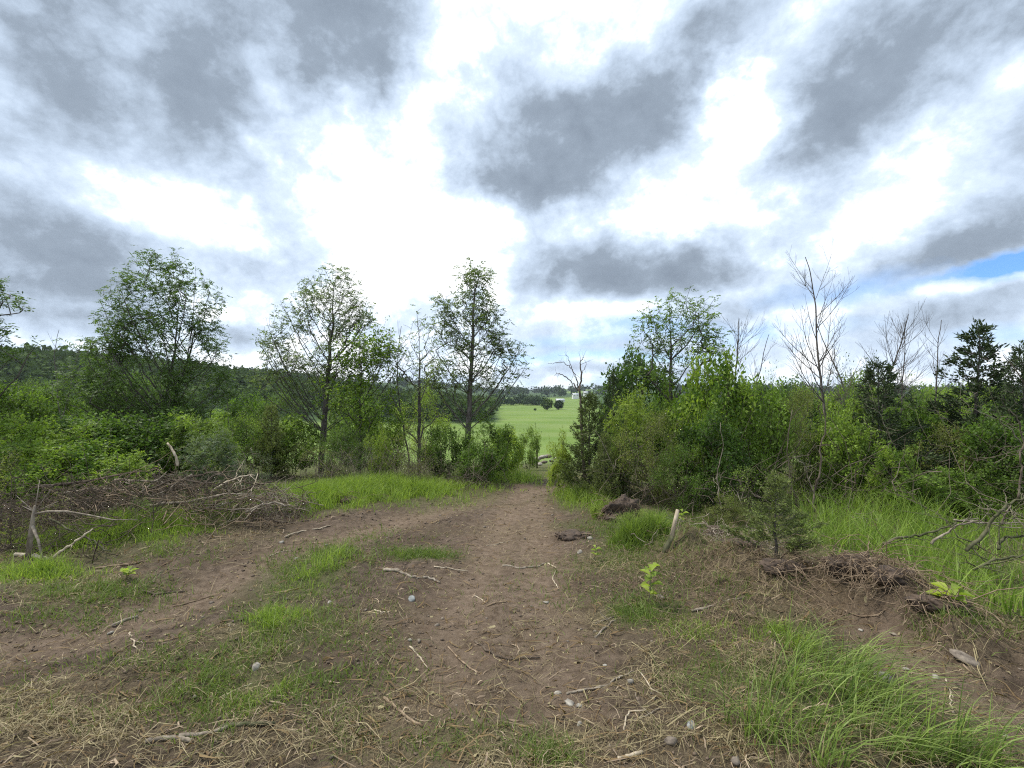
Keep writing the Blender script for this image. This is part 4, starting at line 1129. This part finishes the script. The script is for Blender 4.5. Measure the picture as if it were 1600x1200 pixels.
STICKS = [
    ([(600, 892), (625, 895), (645, 903), (676, 905), (688, 911)], .016, .009, 'dead', 2, 'curved grey branch lying in the middle of the dirt path'),
    ([(678, 886), (705, 889), (732, 893)], .007, .004, 'pale', 0, 'straight pale stick above the curved grey branch'),
    ([(785, 884), (815, 888), (840, 885), (853, 880)], .012, .007, 'dead', 1, 'long grey stick right of the path centre'),
    ([(856, 880), (870, 888)], .008, .006, 'pale', 0, 'short pale stick touching the long grey stick'),
    ([(868, 893), (863, 905), (868, 912), (873, 921)], .007, .004, 'pale', 0, 'bent pale twig below the long grey stick'),
    ([(445, 840), (470, 831), (495, 827), (515, 822)], .010, .007, 'pale', 1, 'pale branch lying on bare soil left of the path'),
    ([(380, 822), (400, 812), (420, 814), (445, 820), (482, 815)], .020, .010, 'wetbark', 3, 'dark crooked branch in front of the brush pile'),
    ([(585, 953), (596, 957), (609, 957)], .006, .004, 'pale', 1, 'short pale twig below the blue grey stone'),
    ([(930, 997), (943, 985), (955, 973), (981, 964)], .008, .005, 'dead', 2, 'forked grey branch right of the path centre'),
    ([(930, 975), (948, 968), (962, 964)], .005, .003, 'dead', 0, 'thin twig above the forked grey branch'),
    ([(742, 1002), (765, 1020), (785, 1030), (845, 1028)], .008, .005, 'wetbark', 2, 'dark bent branch on the path foreground'),
    ([(885, 1085), (915, 1080), (945, 1072), (965, 1060), (992, 1050)], .008, .004, 'dead', 1, 'long pale stick beside the white stones'),
    ([(975, 1142), (978, 1122), (984, 1112), (1010, 1110)], .005, .004, 'pale', 0, 'pale hooked stick at the bottom of the path'),
    ([(1080, 956), (1110, 950), (1135, 940), (1158, 936)], .010, .007, 'dead', 1, 'grey branch lying on the straw bank'),
    ([(228, 1160), (255, 1156), (280, 1156), (300, 1160)], .010, .010, 'dead', 0, 'broken pale log piece in the bottom left straw'),
    ([(280, 1152), (320, 1150), (345, 1142), (362, 1135)], .010, .009, 'dead', 0, 'pale broken log leaning to the right in the straw'),
    ([(345, 1138), (380, 1134), (430, 1132)], .011, .009, 'moss', 1, 'mossy log beside the broken pale log'),
    ([(600, 1090), (612, 1100), (630, 1118), (662, 1136)], .009, .006, 'root', 2, 'brown broken branch in the bottom straw'),
    ([(965, 1187), (985, 1183), (1004, 1177)], .009, .007, 'pale', 0, 'pale stick at the bottom edge of the clearing'),
    ([(1000, 1050), (1020, 1080), (1040, 1085)], .004, .003, 'pale', 0, 'thin pale twig above the hooked stick'),
    ([(270, 948), (300, 940), (334, 930)], .007, .004, 'root', 1, 'long thin stick across the left track'),
    ([(222, 924), (245, 929), (268, 926), (288, 925)], .010, .007, 'wetbark', 2, 'dark knobbly stick above the left track'),
    ([(150, 888), (180, 885), (205, 883), (225, 878)], .014, .009, 'root', 1, 'brown log by the left grass patch'),
    ([(24, 868), (45, 869), (75, 876)], .025, .018, 'pale', 0, 'thick peeled log at the foot of the left stump post'),
    ([(1478, 1062), (1486, 1080), (1484, 1092), (1487, 1110)], .005, .003, 'pale', 2, 'small forked pale root on the right track'),
    ([(1505, 1040), (1515, 1050), (1530, 1062), (1538, 1052)], .006, .004, 'root', 1, 'looped root below the flat grey slab'),
    ([(175, 978), (195, 970), (215, 964)], .014, .008, 'dead', 0, 'stubby grey log beside the left track'),
    ([(203, 985), (206, 1000), (215, 1015)], .006, .004, 'pale', 2, 'forked pale twig at the edge of the left straw'),
    ([(345, 1090), (370, 1078), (395, 1068)], .007, .004, 'pale', 0, 'long pale stick in the left green strip'),
    ([(90, 1140), (105, 1120), (120, 1105)], .008, .005, 'root', 2, 'brown stick standing out of the bottom left straw'),
    ([(760, 852), (775, 850), (795, 845)], .006, .004, 'pale', 1, 'small pale stick right of the low grass tuft'),
    ([(420, 870), (440, 862), (455, 860)], .006, .004, 'pale', 0, 'short pale stick on the stony soil left of the path'),
    ([(760, 948), (775, 942), (792, 940)], .008, .006, 'root', 0, 'stubby brown stick low on the path'),
    ([(742, 930), (752, 936), (760, 942)], .005, .003, 'pale', 0, 'tiny slanting pale stick on the path'),
    ([(1320, 955), (1345, 965), (1372, 962), (1385, 955)], .007, .005, 'root', 2, 'curved root lying under the soil mound'),
    ([(700, 1010), (728, 1040), (752, 1052)], .006, .004, 'root', 1, 'slanting brown stick in the path foreground'),
    ([(640, 1010), (655, 1025), (668, 1045)], .006, .003, 'pale', 1, 'pale twig left of the path foreground'),
    ([(985, 1128), (1008, 1120), (1030, 1108)], .004, .003, 'dead', 1, 'grey twig above the half buried stone'),
]
for pp, r0, r1, m, tw, lab in STICKS: branch('stick', gp(pp, .0, r0), r0, r1, m, lab, 'stick', tw, twig_len=.10)


def WP(px, py, d): return tuple(P(px, py, d))


# leaning pole by the path, left stump post and its limbs
a = at(1036, 868); d = a[1]
e = empty('leaning_pole', (a[0], a[1], hz(*a)));  tag(e, 'leaning pole with pale bare top and mossy base', 'pole')
O_ = np.array(e.location)
T_ = tube(np.array([WP(1035, 872, d), WP(1043, 852, d), WP(1050, 838, d + .05)]) - O_, [.030, .028, .024], 8); link('mossy_base', mesh_data('mossy_base', T_[0], [T_[1], T_[2]], 'moss', smooth=True), e)
T_ = tube(np.array([WP(1050, 838, d + .05), WP(1054, 818, d + .06), WP(1059, 796, d + .08)]) - O_, [.023, .021, .018], 8); link('bare_top', mesh_data('bare_top', T_[0], [T_[1], T_[2]], 'pale', smooth=True), e)
d = at(46, 872)[1]
e = empty('stump_post', tuple(WP(46, 872, d))); O_ = np.array(WP(46, 872, d)); tag(e, 'upright pale broken trunk at the left edge', 'stump')
V, Fc = join([tube(np.array([WP(44, 876, d), WP(47, 845, d), WP(51, 815, d), WP(54, 790, d)]) - O_, [.030, .026, .020, .010], 9), tube(np.array([WP(50, 820, d), WP(60, 845, d - .1), WP(66, 872, d - .15)]) - O_, [.016, .013, .011], 6)])
link('trunk', mesh_data('trunk', V, Fc, 'dead', smooth=True), e)
V, Fc = join([tube(np.array([WP(54, 803, d), WP(75, 799, d), WP(105, 799, d - .05), WP(140, 805, d - .1), WP(175, 812, d - .1), (WP(215, 812, d - .1))]) - O_, [.014, .012, .011, .009, .007, .003], 6)] +
             [tube(np.array([WP(54, 800, d), WP(54 + dx, 795 - dy, d + .1)]) - O_, [.008, .002], 4) for dx, dy in ((-30, 22), (25, 30), (8, 45), (-20, 5), (38, 12))])
link('limb', mesh_data('limb', V, Fc, 'dead', smooth=True), e)
branch('dead_branch', [WP(75, 878, d - .05), WP(100, 858, d), WP(125, 842, d), WP(146, 826, d + .05)], .018, .007, 'pale', 'pale stick propped up right of the left broken trunk', twigs=1)
branch('dead_branch', [WP(78, 810, d + .3), WP(110, 828, d + .2), WP(140, 842, d + .2), WP(170, 862, d)], .011, .006, 'moss', 'greenish stick slanting down into the left grass', twigs=1)
x_, y_ = at(260, 770); dd = y_
branch('dead_branch', [WP(278, 728, 7.2), WP(273, 708, 7.2), WP(262, 692, 7.25)], .022, .013, 'pale', 'bent pale stub rising above the brush pile')
# brush pile
BP = [((150, 785), (205, 790), (255, 768), (300, 742)), ((220, 770), (270, 748), (330, 756), (370, 755)), ((260, 800), (300, 775), (330, 745), (350, 738)),
      ((180, 750), (240, 752), (290, 760), (345, 750)), ((100, 770), (150, 762), (200, 768), (260, 775)), ((330, 790), (370, 768), (400, 758), (428, 752)),
      ((300, 800), (345, 790), (385, 775), (430, 770)), ((340, 740), (380, 752), (410, 762), (445, 768)), ((240, 740), (250, 762), (262, 785), (270, 800)),
      ((200, 800), (215, 775), (238, 755), (262, 738)), ((360, 800), (380, 780), (396, 760), (402, 740)), ((280, 745), (300, 768), (310, 790), (316, 808)),
      ((385, 800), (405, 790), (430, 785), (455, 790)), ((60, 760), (110, 755), (170, 745), (220, 735)), ((120, 800), (160, 780), (190, 760), (210, 735)),
      ((230, 790), (290, 785), (350, 772), (395, 770)), ((330, 770), (350, 755), (375, 745), (400, 742)), ((270, 760), (300, 745), (330, 738), (365, 735))]
BPL = ['grey branch curving along the left half of the brush pile', 'dark branch across the crest of the brush pile', 'dark brown branch slanting up to the pile centre', 'grey branch lying flat behind the pile crest',
       'pale branch lying low at the left end of the pile', 'dark branch at the right end of the brush pile', 'grey branch low on the right front of the pile', 'dark branch sloping down right behind the pile',
       'brown branch pointing straight down the pile front', 'grey branch rising steeply in the left pile front', 'pale branch rising steeply at the right pile end', 'dark branch dropping down the pile centre',
       'grey branch poking out right at the pile foot', 'dark branch at the far left top of the pile', 'brown branch rising right at the left pile foot', 'grey branch lying along the pile front', 'pale branch short and high at the right pile top', 'dark branch crossing under the bent pale stub']
for i, b in enumerate(BP):
    dd = 7.35 - (b[0][1] - 735) * .012 + rd.uniform(-.25, .25)
    pts = [WP(q[0], q[1], max(5.3, dd + rd.uniform(-.15, .15))) for q in b]
    pts = [(p[0], p[1], max(p[2], hz(p[0], p[1]) + .02)) for p in pts]
    branch('dead_branch', pts, rd.uniform(.012, .026), rd.uniform(.004, .009), ['dead', 'wetbark', 'twig', 'dead', 'pale', 'wetbark'][i % 6], BPL[i], twigs=6, group='branches of the brush pile', twig_len=.4)


def tangle(name, centre, ext, n, rngb, mat, label, seglen=.5, rad=.004, up=.25, cat='brush', kind='stuff'):
    parts = []
    for i in range(n):
        c = np.array(centre) + rngb.uniform(-1, 1, 3) * np.array(ext) * np.array([1, 1, 0]); c[2] = hz(c[0], c[1]) + rngb.random() * ext[2] * (1 - .6 * abs((c[0] - centre[0]) / ext[0]))
        d = rand_dirs(1, rngb, .5)[0]; d[2] += up; L_ = seglen * rngb.uniform(.4, 1.4); q = np.linspace(0, 1, 6)[:, None]
        pts = c + d * L_ * (q - .5) + np.cumsum(rngb.normal(0, .035 * L_ / .4, (6, 3)), 0); g = height(pts[:, 0], pts[:, 1]); pts[:, 2] = np.maximum(pts[:, 2], g + .01)
        parts.append(tube(pts, np.linspace(1, .35, 6) * rad * rngb.uniform(.6, 1.8), 4, False))
    V, Fc = join(parts); Fc = [Fc[0]]
    return tag(link(name, mesh_data(name, V, Fc, mat)), label, cat, kind=kind)


tangle('brush', (-5.0, 6.9, 0), (1.7, .8, .75), 620, rd, 'wetbark', 'dark tangle of twigs filling the brush pile')
tangle('brush', (-5.3, 6.5, 0), (2.1, .9, .75), 330, rd, 'root', 'grey dead twigs on top of the brush pile', .6)
tangle('brush', (-3.75, 7.2, 0), (.42, .4, .5), 240, rd, 'dead', 'pale cut twig heap at the right end of the brush pile', .35)
tangle('brush', (-6.1, 6.1, 0), (1.4, .9, .7), 560, rd, 'wetbark', 'dark dead twigs behind the left broken trunk', .7)
tangle('brush', (-2.6, 10.1, 0), (2.2, .5, .9), 260, rd, 'twig', 'grey leafless twigs along the back of the grass strip', .7, .0045, .9)
tangle('brush', (4.4, 7.4, 0), (2.4, .9, 1.1), 130, rd, 'twig', 'grey leafless twigs among the right thicket', .8, .0045, .8)
tangle('brush', (7.0, 6.9, 0), (1.8, .9, 1.4), 120, rd, 'twig', 'grey dead twigs under the right cedars', .9, .005, .6)
tangle('brush', (2.0, 8.6, 0), (.9, .7, 1.3), 70, rd, 'twig', 'pale dead twigs inside the juniper and bushes', .8, .004, .8)
tangle('brush', (2.35, 5.6, 0), (1.0, .45, .2), 160, rd, 'dead', 'short dead twigs on the straw bank right of the weeds', .3, .004, .2)

def limbs_tree(name, label, cat, d, limbs, mat):
    """a leafless tree given by its limbs, first one the trunk"""
    o0 = np.array(WP(limbs[0][0][0][0], limbs[0][0][0][1], d)); o0[2] = hz(o0[0], o0[1]); e = empty(name, tuple(o0)); tag(e, label, cat)
    for i, (pp, r0, r1, tw) in enumerate(limbs):
        off = rd.uniform(-.25, .25); q = np.linspace(0, 1, len(pp))
        pts = [np.array(WP(a, b, d + off * t)) - o0 for (a, b), t in zip(pp, q)]; n = 5 * len(pp); s_ = np.linspace(0, len(pp) - 1, n)
        Q = np.stack([np.interp(s_, range(len(pp)), [p[j] for p in pts]) for j in range(3)], 1); Q[1:-1] = .25 * Q[:-2] + .5 * Q[1:-1] + .25 * Q[2:]
        Q[1:-1] += rd.normal(0, .008, (n - 2, 3)); rad = np.linspace(r0, r1, n); parts = [tube(Q, rad, 6)]
        for _ in range(tw):
            i0 = rd.integers(n // 3, n - 1); dd_ = unit(Q[i0] - Q[i0 - 1] + rd.normal(0, .6, 3)); L_ = rd.uniform(.08, .3); t = np.linspace(0, 1, 4)[:, None]
            parts.append(tube(Q[i0] + dd_ * L_ * t + rd.normal(0, .015, (4, 3)) * t, np.linspace(rad[i0] * .5, .0012, 4), 3))
        V, Fc = join(parts); nm = 'trunk' if i == 0 else 'limb'; link(nm, mesh_data(nm, V, Fc, mat, smooth=True), e)


limbs_tree('dead_tree', 'crooked dead snag with hooked branches above the juniper', 'tree', 9.1,
           [([(914, 760), (910, 700), (908, 640), (905, 608), (909, 585), (906, 565), (912, 558)], .035, .006, 5),
            ([(906, 612), (896, 600), (884, 588), (872, 583), (868, 585)], .014, .004, 5), ([(905, 606), (900, 590), (893, 575), (881, 566), (856, 568)], .014, .003, 6),
            ([(893, 575), (888, 560), (882, 551)], .008, .002, 4), ([(909, 585), (915, 572), (914, 562)], .007, .002, 3)], 'twig')


tangle('fine_roots', (2.35, 3.95, 0), (1.4, .55, .06), 620, rd, 'root', 'thin torn roots lying over the soil bank', .22, .0016, .0, 'roots')
tangle('fine_roots', (1.5, 4.7, 0), (1.0, .7, .08), 420, rd, 'root', 'thin roots and straw pieces tangled on the bank behind the seedling', .2, .0014, .0, 'roots')

# pale forked trunks in the right thicket
TR = [
    ([(1272, 800), (1272, 770), (1283, 735), (1282, 700), (1290, 670), (1287, 640)], 6.9, .026, 'pale forked trunk standing before the dark cedars'),
    ([(1272, 772), (1262, 745), (1258, 725), (1240, 715)], 6.9, .014, 'side fork of pale wood at the pale trunk foot'),
    ([(1246, 798), (1240, 770), (1234, 745), (1230, 690), (1238, 640)], 7.0, .018, 'thin pale trunk left of the forked trunk'),
    ([(1128, 800), (1122, 765), (1120, 738), (1130, 700), (1125, 660)], 6.8, .014, 'thin white trunk below the tall bright bush'),
    ([(1160, 792), (1152, 770), (1140, 755)], 6.6, .010, 'short bent white stem right of the thin white trunk'),
    ([(1590, 780), (1598, 745), (1592, 715), (1600, 690), (1590, 650), (1575, 640)], 6.4, .024, 'crooked grey trunk at the right edge'),
    ([(1350, 720), (1358, 700), (1362, 680), (1350, 655)], 7.6, .012, 'pale dead limb in front of the dark cedar'),
    ([(1400, 700), (1385, 670), (1375, 645), (1350, 630)], 7.8, .012, 'arching grey limb across the dark cedar'),
    ([(1600, 700), (1580, 672), (1560, 655), (1520, 640), (1500, 620)], 7.0, .014, 'grey dead limb reaching left below the tall cedar'),
    ([(960, 735), (952, 715), (940, 690), (930, 672)], 7.6, .010, 'thin grey limb in front of the juniper'),
    ([(1603, 600), (1580, 570), (1567, 555)], 7.4, .016, 'bare dead limb rising at the right edge near the cedar'),
    ([(395, 790), (388, 750), (398, 720), (392, 700)], 8.2, .010, 'thin pale stem right of the brush pile'),
    ([(380, 740), (384, 715), (376, 700)], 8.3, .008, 'short pale stem behind the brush pile'),
    ([(555, 735), (545, 712), (530, 700)], 10.0, .012, 'pale bent stem at the back of the grass strip'),
]
for pp, d, r, lab in TR: branch('dead_sapling', [WP(q[0], q[1], d + rd.uniform(-.06, .06)) for q in pp], r * .62, r * .25, 'dead' if r < .016 else 'twig', lab, 'trunk', 4, twig_len=.4)
# fallen branches over the tall grass
FB = [
    ([(1380, 850), (1410, 838), (1440, 838), (1470, 828), (1500, 815), (1530, 798)], 4.5, .015, 'long fallen branch over the tall grass'),
    ([(1455, 850), (1480, 830), (1500, 818), (1560, 816), (1620, 818)], 4.4, .013, 'flat fallen branch crossing the long one'),
    ([(1510, 860), (1540, 830), (1560, 800), (1580, 785), (1620, 770)], 4.3, .020, 'thick fallen limb rising to the right edge'),
    ([(1560, 858), (1566, 840), (1590, 838), (1625, 836)], 4.2, .017, 'dark hooked limb low at the right edge'),
    ([(1490, 812), (1530, 815), (1580, 825), (1620, 824)], 4.5, .009, 'thin pale limb beside the crossing branches'),
    ([(1565, 820), (1572, 800), (1580, 790)], 4.3, .011, 'short upright fork on the fallen limb'),
    ([(1520, 890), (1550, 878), (1590, 868), (1630, 866)], 4.0, .015, 'dark rotten limb lying deep in the right grass'),
    ([(1330, 808), (1350, 810), (1372, 812)], 6.2, .008, 'pale stick resting on top of the grass'),
]
for pp, d, r, lab in FB: branch('fallen_branch', [WP(q[0], q[1], d + rd.uniform(-.08, .08)) for q in pp], r * .85, r * .35, 'moss' if r > .014 else 'dead', lab, 'branch', 8, twig_len=.35)


# upturned stump and soil mound with hanging roots
def rooted(name, c, ext, nroots, label, seed, roots_dir=(0, -1)):
    r = np.random.default_rng(seed); v, f = ico()[3]
    v = v.copy(); q = v * np.array(ext) * 6.0 + seed
    nn = fbm(q[:, 0] + 9, q[:, 1] + q[:, 2] * 1.7, 1.0, 4, seed) - .5; n2_ = fbm(q[:, 0] * 3 + q[:, 2] * 2, q[:, 1] * 3 - q[:, 2], 1.0, 3, seed + 3) - .5
    n3_ = np.abs(fbm(q[:, 0] * 7 + q[:, 2] * 5, q[:, 1] * 7 - q[:, 2] * 4, 1.0, 3, seed + 5) - .5)
    V = v * (1 + 1.0 * nn + .7 * n2_ + .5 * n3_)[:, None] * np.array(ext)
    z = hz(*c); e = empty(name, (c[0], c[1], z)); tag(e, label, 'stump')
    V[:, 2] += ext[2] * .25
    link('soil_mass', mesh_data('soil_mass', V, f, 'soil', smooth=True), e)
    parts = []
    for i in range(nroots):
        a = r.uniform(math.pi * .9, math.pi * 2.1); h = r.uniform(.0, .95)
        p = np.array([math.cos(a) * math.sqrt(1 - h * h * .7) * ext[0], math.sin(a) * ext[1] * math.sqrt(1 - h * h * .7), ext[2] * (h + .25)]) * r.uniform(.85, 1.1)
        L_ = r.uniform(.08, .38); q = np.linspace(0, 1, 7)[:, None]; d = np.array([math.cos(a) * .5, math.sin(a) * .6, .1]) + r.normal(0, .75, 3)
        T = p + d * L_ * q + np.array([0, 0, -1.]) * L_ * (q ** 2) * .9 + np.cumsum(r.normal(0, .022, (7, 3)), 0)
        T[:, 2] = np.maximum(T[:, 2], -.03); parts.append(tube(T, np.linspace(1, .4, 7) * r.uniform(.0012, .0042), 4, False))
    V, Fc = join(parts); o = link('roots', mesh_data('roots', V, Fc[0], 'root'), e); o['kind'] = 'stuff'
    return e


for px_, py_, ex_, nr_, lb_, sd_ in ((1335, 945, (.22, .12, .10), 230, 'matted root clump hanging at the middle of the soil bank', 5), (1222, 930, (.14, .10, .06), 60, 'dark torn soil clump at the left part of the bank', 6),
                                     (1395, 968, (.13, .10, .06), 90, 'smaller matted root clump right of the hanging one', 12), (1120, 838, (.13, .10, .08), 60, 'torn root clump behind the straw bank', 13), (1470, 1000, (.16, .10, .06), 80, 'low root clump near the flat grey slab', 14)):
    c_ = at0(px_, py_); rooted('uprooted_stump', c_, ex_, nr_, lb_, sd_)
c_ = at(972, 812); rooted('uprooted_stump', c_, (.25, .20, .24), 110, 'dark upturned stump beside the feathery weeds', 7)
c_ = at(1150, 862); rooted('uprooted_stump', c_, (.20, .18, .11), 50, 'low root clump on the straw bank', 8)
c_ = at(545, 785); rooted('uprooted_stump', c_, (.14, .12, .10), 30, 'small reddish stump in the grass strip', 9)
c_ = at(898, 838); rooted('uprooted_stump', c_, (.24, .14, .05), 30, 'low dark soil clump right of the path', 10)


# stones
def stone(px, py, wpx, hpx, mat, label, seed, flat=.55):
    x, y = at(px, py); r = np.random.default_rng(seed); v, f = ico()[1]
    s = wpx / F * y; nn = fbm(v[:, 0] * 1.9 + seed, v[:, 1] * 1.9 + v[:, 2] * 2.6, 1, 3, seed) - .5
    pl = unit(r.normal(0, 1, (6, 3))); v = v * (np.minimum(1, (.72 / np.maximum((v @ pl.T).max(1), .3)))[:, None]); V = v * (1.1 + .9 * nn)[:, None]; V = np.sign(V) * np.abs(V) ** .85 * np.array([s, s * .75, s * flat])
    o = link('stone', mesh_data('stone', V, f, mat)); o.location = (x, y, hz(x, y) + s * flat * .35); o.rotation_euler = (r.normal(0, .2), r.normal(0, .2), r.uniform(0, 6.28))
    tag(o, label, 'stone')


ST = [
    (1382, 1062, 19, 12, 'stone', 'angular tan stone beside the flopped grass', .7), (1462, 1060, 9, 7, 'stone', 'small grey stone right of the angular stone', .7),
    (1570, 1152, 9, 6, 'stone', 'oval pale stone on the right track', .5), (1508, 1028, 30, 10, 'brownstone', 'large flat grey slab half buried on the right', .25),
    (1080, 1135, 14, 9, 'bluestone', 'grey stone half buried near the bottom', .6), (1048, 1160, 16, 9, 'brownstone', 'brown stone below the half buried grey one', .5),
    (643, 937, 11, 6, 'bluestone', 'blue grey stone in the middle of the path', .4), (853, 941, 9, 3, 'stone', 'flat white stone on the path', .25),
    (922, 843, 7, 6, 'stone', 'rounded pale stone by the dark soil clump', .7), (906, 864, 8, 6, 'stone', 'pale stone beside the weeds left of the feathery clump', .6),
    (400, 1044, 12, 7, 'stone', 'pale stone in the green strip between the tracks', .6), (515, 941, 6, 5, 'stone', 'small tan stone beside the green strip', .6),
    (985, 1066, 9, 7, 'stone', 'white stone right of the long pale stick', .6), (890, 1098, 13, 6, 'stone', 'largest pale stone of the crumbly limestone patch', .4),
    (872, 1082, 9, 4, 'stone', 'upper left stone of the crumbly limestone patch', .4), (905, 1103, 8, 5, 'stone', 'right stone of the crumbly limestone patch', .5),
    (905, 1132, 7, 4, 'stone', 'small pale stone below the limestone patch', .5), (1022, 1092, 5, 4, 'stone', 'tiny white stone right of the path foreground', .6),
    (1395, 990, 12, 14, 'dead', 'flat wooden chip lying below the matted roots', .2), (440, 848, 6, 4, 'stone', 'small stone on the stony soil left of the path', .6),
    (463, 872, 5, 4, 'stone', 'lowest small stone on the stony soil left of the path', .6), (510, 852, 5, 4, 'stone', 'small stone at the right end of the stony soil', .6),
    (1032, 935, 12, 8, 'brownstone', 'tan stone beside the yellow leaved seedling', .5), (945, 1040, 6, 4, 'stone', 'small white stone left of the straw bank', .5),
    (1415, 1046, 7, 4, 'stone', 'flat pale stone above the angular tan stone', .4), (1345, 985, 6, 4, 'stone', 'little pale stone below the soil mound', .5),
    (173, 988, 7, 4, 'stone', 'small pale stone on the left track', .5), (640, 1000, 6, 4, 'stone', 'pale stone left of the path foreground', .5),
    (1125, 820, 6, 5, 'brownstone', 'dull stone on the bank below the bushes', .5),
]
for i, (px, py, w_, h_, m, lab, fl) in enumerate(ST): stone(px, py, w_ * .62 if m != 'dead' else w_ * .6, h_, m, lab, 50 + i, fl)
# stone row where the path drops away
for i, (px, py, w_) in enumerate([(832, 722, 9), (840, 717, 10), (848, 714, 9), (856, 713, 10), (843, 725, 8), (862, 720, 7), (850, 722, 8), (868, 716, 6)]):
    r = np.random.default_rng(200 + i); dd = 19 + r.uniform(-.5, .8); x, y = P(px, py, dd)[:2]; v, f = ico()[1]; s = .62 * w_ / F * dd
    nn = fbm(v[:, 0] * 1.5 + i, v[:, 1] * 1.5 + v[:, 2] * 2.1, 1, 3, i + 4) - .5
    o = link('boulder', mesh_data('boulder', v * (1 + .6 * nn)[:, None] * np.array([s * 1.2, s, s * .5]), f, 'stone' if i % 3 else 'brownstone')); o.location = (x, y, P(px, py, dd)[2]); o.rotation_euler = (0, .2, r.uniform(0, 6))
    tag(o, ['leftmost small boulder of the stone row at the path end', 'second boulder of the stone row beside the dark post', 'upper middle boulder of the stone row', 'tallest boulder of the stone row behind the others', 'lower left boulder of the stone row', 'low boulder on the right of the stone row', 'front middle boulder of the stone row', 'rightmost boulder of the stone row'][i], 'boulder', 'boulders at the path end')
rs = np.random.default_rng(9)
# fence post by the stone row
a = P(839, 728, 18); T_ = tube([(a[0], a[1], a[2] - .5), (a[0], a[1], a[2] + .5), (a[0] + .01, a[1], a[2] + 1.0)], [.045, .04, .035], 8)
V = T_[0] - a; o = link('fence_post', mesh_data('fence_post', V, [T_[1], T_[2]], 'wetbark')); o.location = a; tag(o, 'thin dark post standing beside the stone row', 'post')


# seedling with big pinnate yellow leaves
def seedling(px, py, top, label, leafcol='yellow', size=1.0, n=7, seed=3, name='seedling'):
    x, y = at(px, py); z = hz(x, y); r = np.random.default_rng(seed); h = (py - top) / F * y
    e = empty(name, (x, y, z)); tag(e, label, 'plant')
    q = np.linspace(0, 1, 6)
    T = tube(np.stack([.04 * np.sin(q * 2), 0 * q, h * q - .02], 1), np.linspace(.005, .002, 6), 5); link('stem', mesh_data('stem', T[0], [T[1], T[2]], 'twig'), e)
    for i in range(n):
        s = .3 + .7 * i / (n - 1); L_ = .10 * size * r.uniform(.7, 1.15); a = i * 2.4 + r.uniform(-.4, .4); d = unit(np.array([math.cos(a), math.sin(a), .45])); up = np.array([0, 0, 1.])
        sd = unit(np.cross(d, up)); b = np.array([.04 * math.sin(s * 2), 0, h * s]); V = []; Fq = []
        prof = [0, .55, 1, .85, .4]; m = len(prof)
        for k_, w_ in enumerate(prof):
            c = b + d * L_ * k_ / m + up * (-.25 * L_ * (k_ / m) ** 2); V += [c - sd * w_ * L_ * .27 + up * w_ * .02 * size, c, c + sd * w_ * L_ * .27 + up * w_ * .02 * size]
        V.append(b + d * L_ + up * -.25 * L_)
        for k_ in range(m - 1): Fq += [(3 * k_, 3 * k_ + 1, 3 * k_ + 4, 3 * k_ + 3), (3 * k_ + 1, 3 * k_ + 2, 3 * k_ + 5, 3 * k_ + 4)]
        Tq = [(3 * m - 3, 3 * m - 2, 3 * m), (3 * m - 2, 3 * m - 1, 3 * m)]
        link('leaf', mesh_data('leaf', np.array(V), [np.array(Fq), np.array(Tq)], leafcol, np.full(len(V), r.uniform(.4, 1)), smooth=True), e)


seedling(1010, 948, 888, 'yellow leaved seedling standing on the straw bank', 'yellow', 1.15, 14, 3)
seedling(925, 876, 858, 'tiny bright seedling left of the feathery weeds', 'yellow', .8, 7, 4)
seedling(1062, 820, 800, 'small yellow sprout behind the feathery weeds', 'yellow', 1.0, 7, 5)
seedling(283, 818, 800, 'small yellow green sprout before the brush pile', 'yellow', 1.2, 8, 6)
seedling(1478, 958, 935, 'dull yellow broad leaved plant at the grass edge', 'yellow', 1.5, 9, 8)
seedling(195, 905, 893, 'low yellowish sprout beside the brown log', 'yellow', 1.0, 8, 9)


# ------------------------------------------------------------------ thin blue summer haze over the valley
hm = bpy.data.materials.new('haze'); hm.use_nodes = True; hm.node_tree.nodes.clear()
pv = hm.node_tree.nodes.new('ShaderNodeVolumePrincipled'); pv.inputs['Color'].default_value = (.80, .88, 1, 1); pv.inputs['Density'].default_value = .00012; pv.inputs['Anisotropy'].default_value = .2
ho = hm.node_tree.nodes.new('ShaderNodeOutputMaterial'); hm.node_tree.links.new(pv.outputs[0], ho.inputs['Volume'])
HV = np.array([(x, y, z) for z in (-16, 46) for x, y in ((-9500, -75), (9500, -75), (9500, 4400), (-9500, 4400))], float)
tag(link('haze', mesh_data('haze', HV, np.array([(0, 3, 2, 1), (4, 5, 6, 7), (0, 1, 5, 4), (1, 2, 6, 5), (2, 3, 7, 6), (3, 0, 4, 7)]), hm)), kind='stuff', label='thin bluish haze filling the valley air', cat='haze')
if sum(len(m.loops) for m in bpy.data.meshes) > 1e9: pass
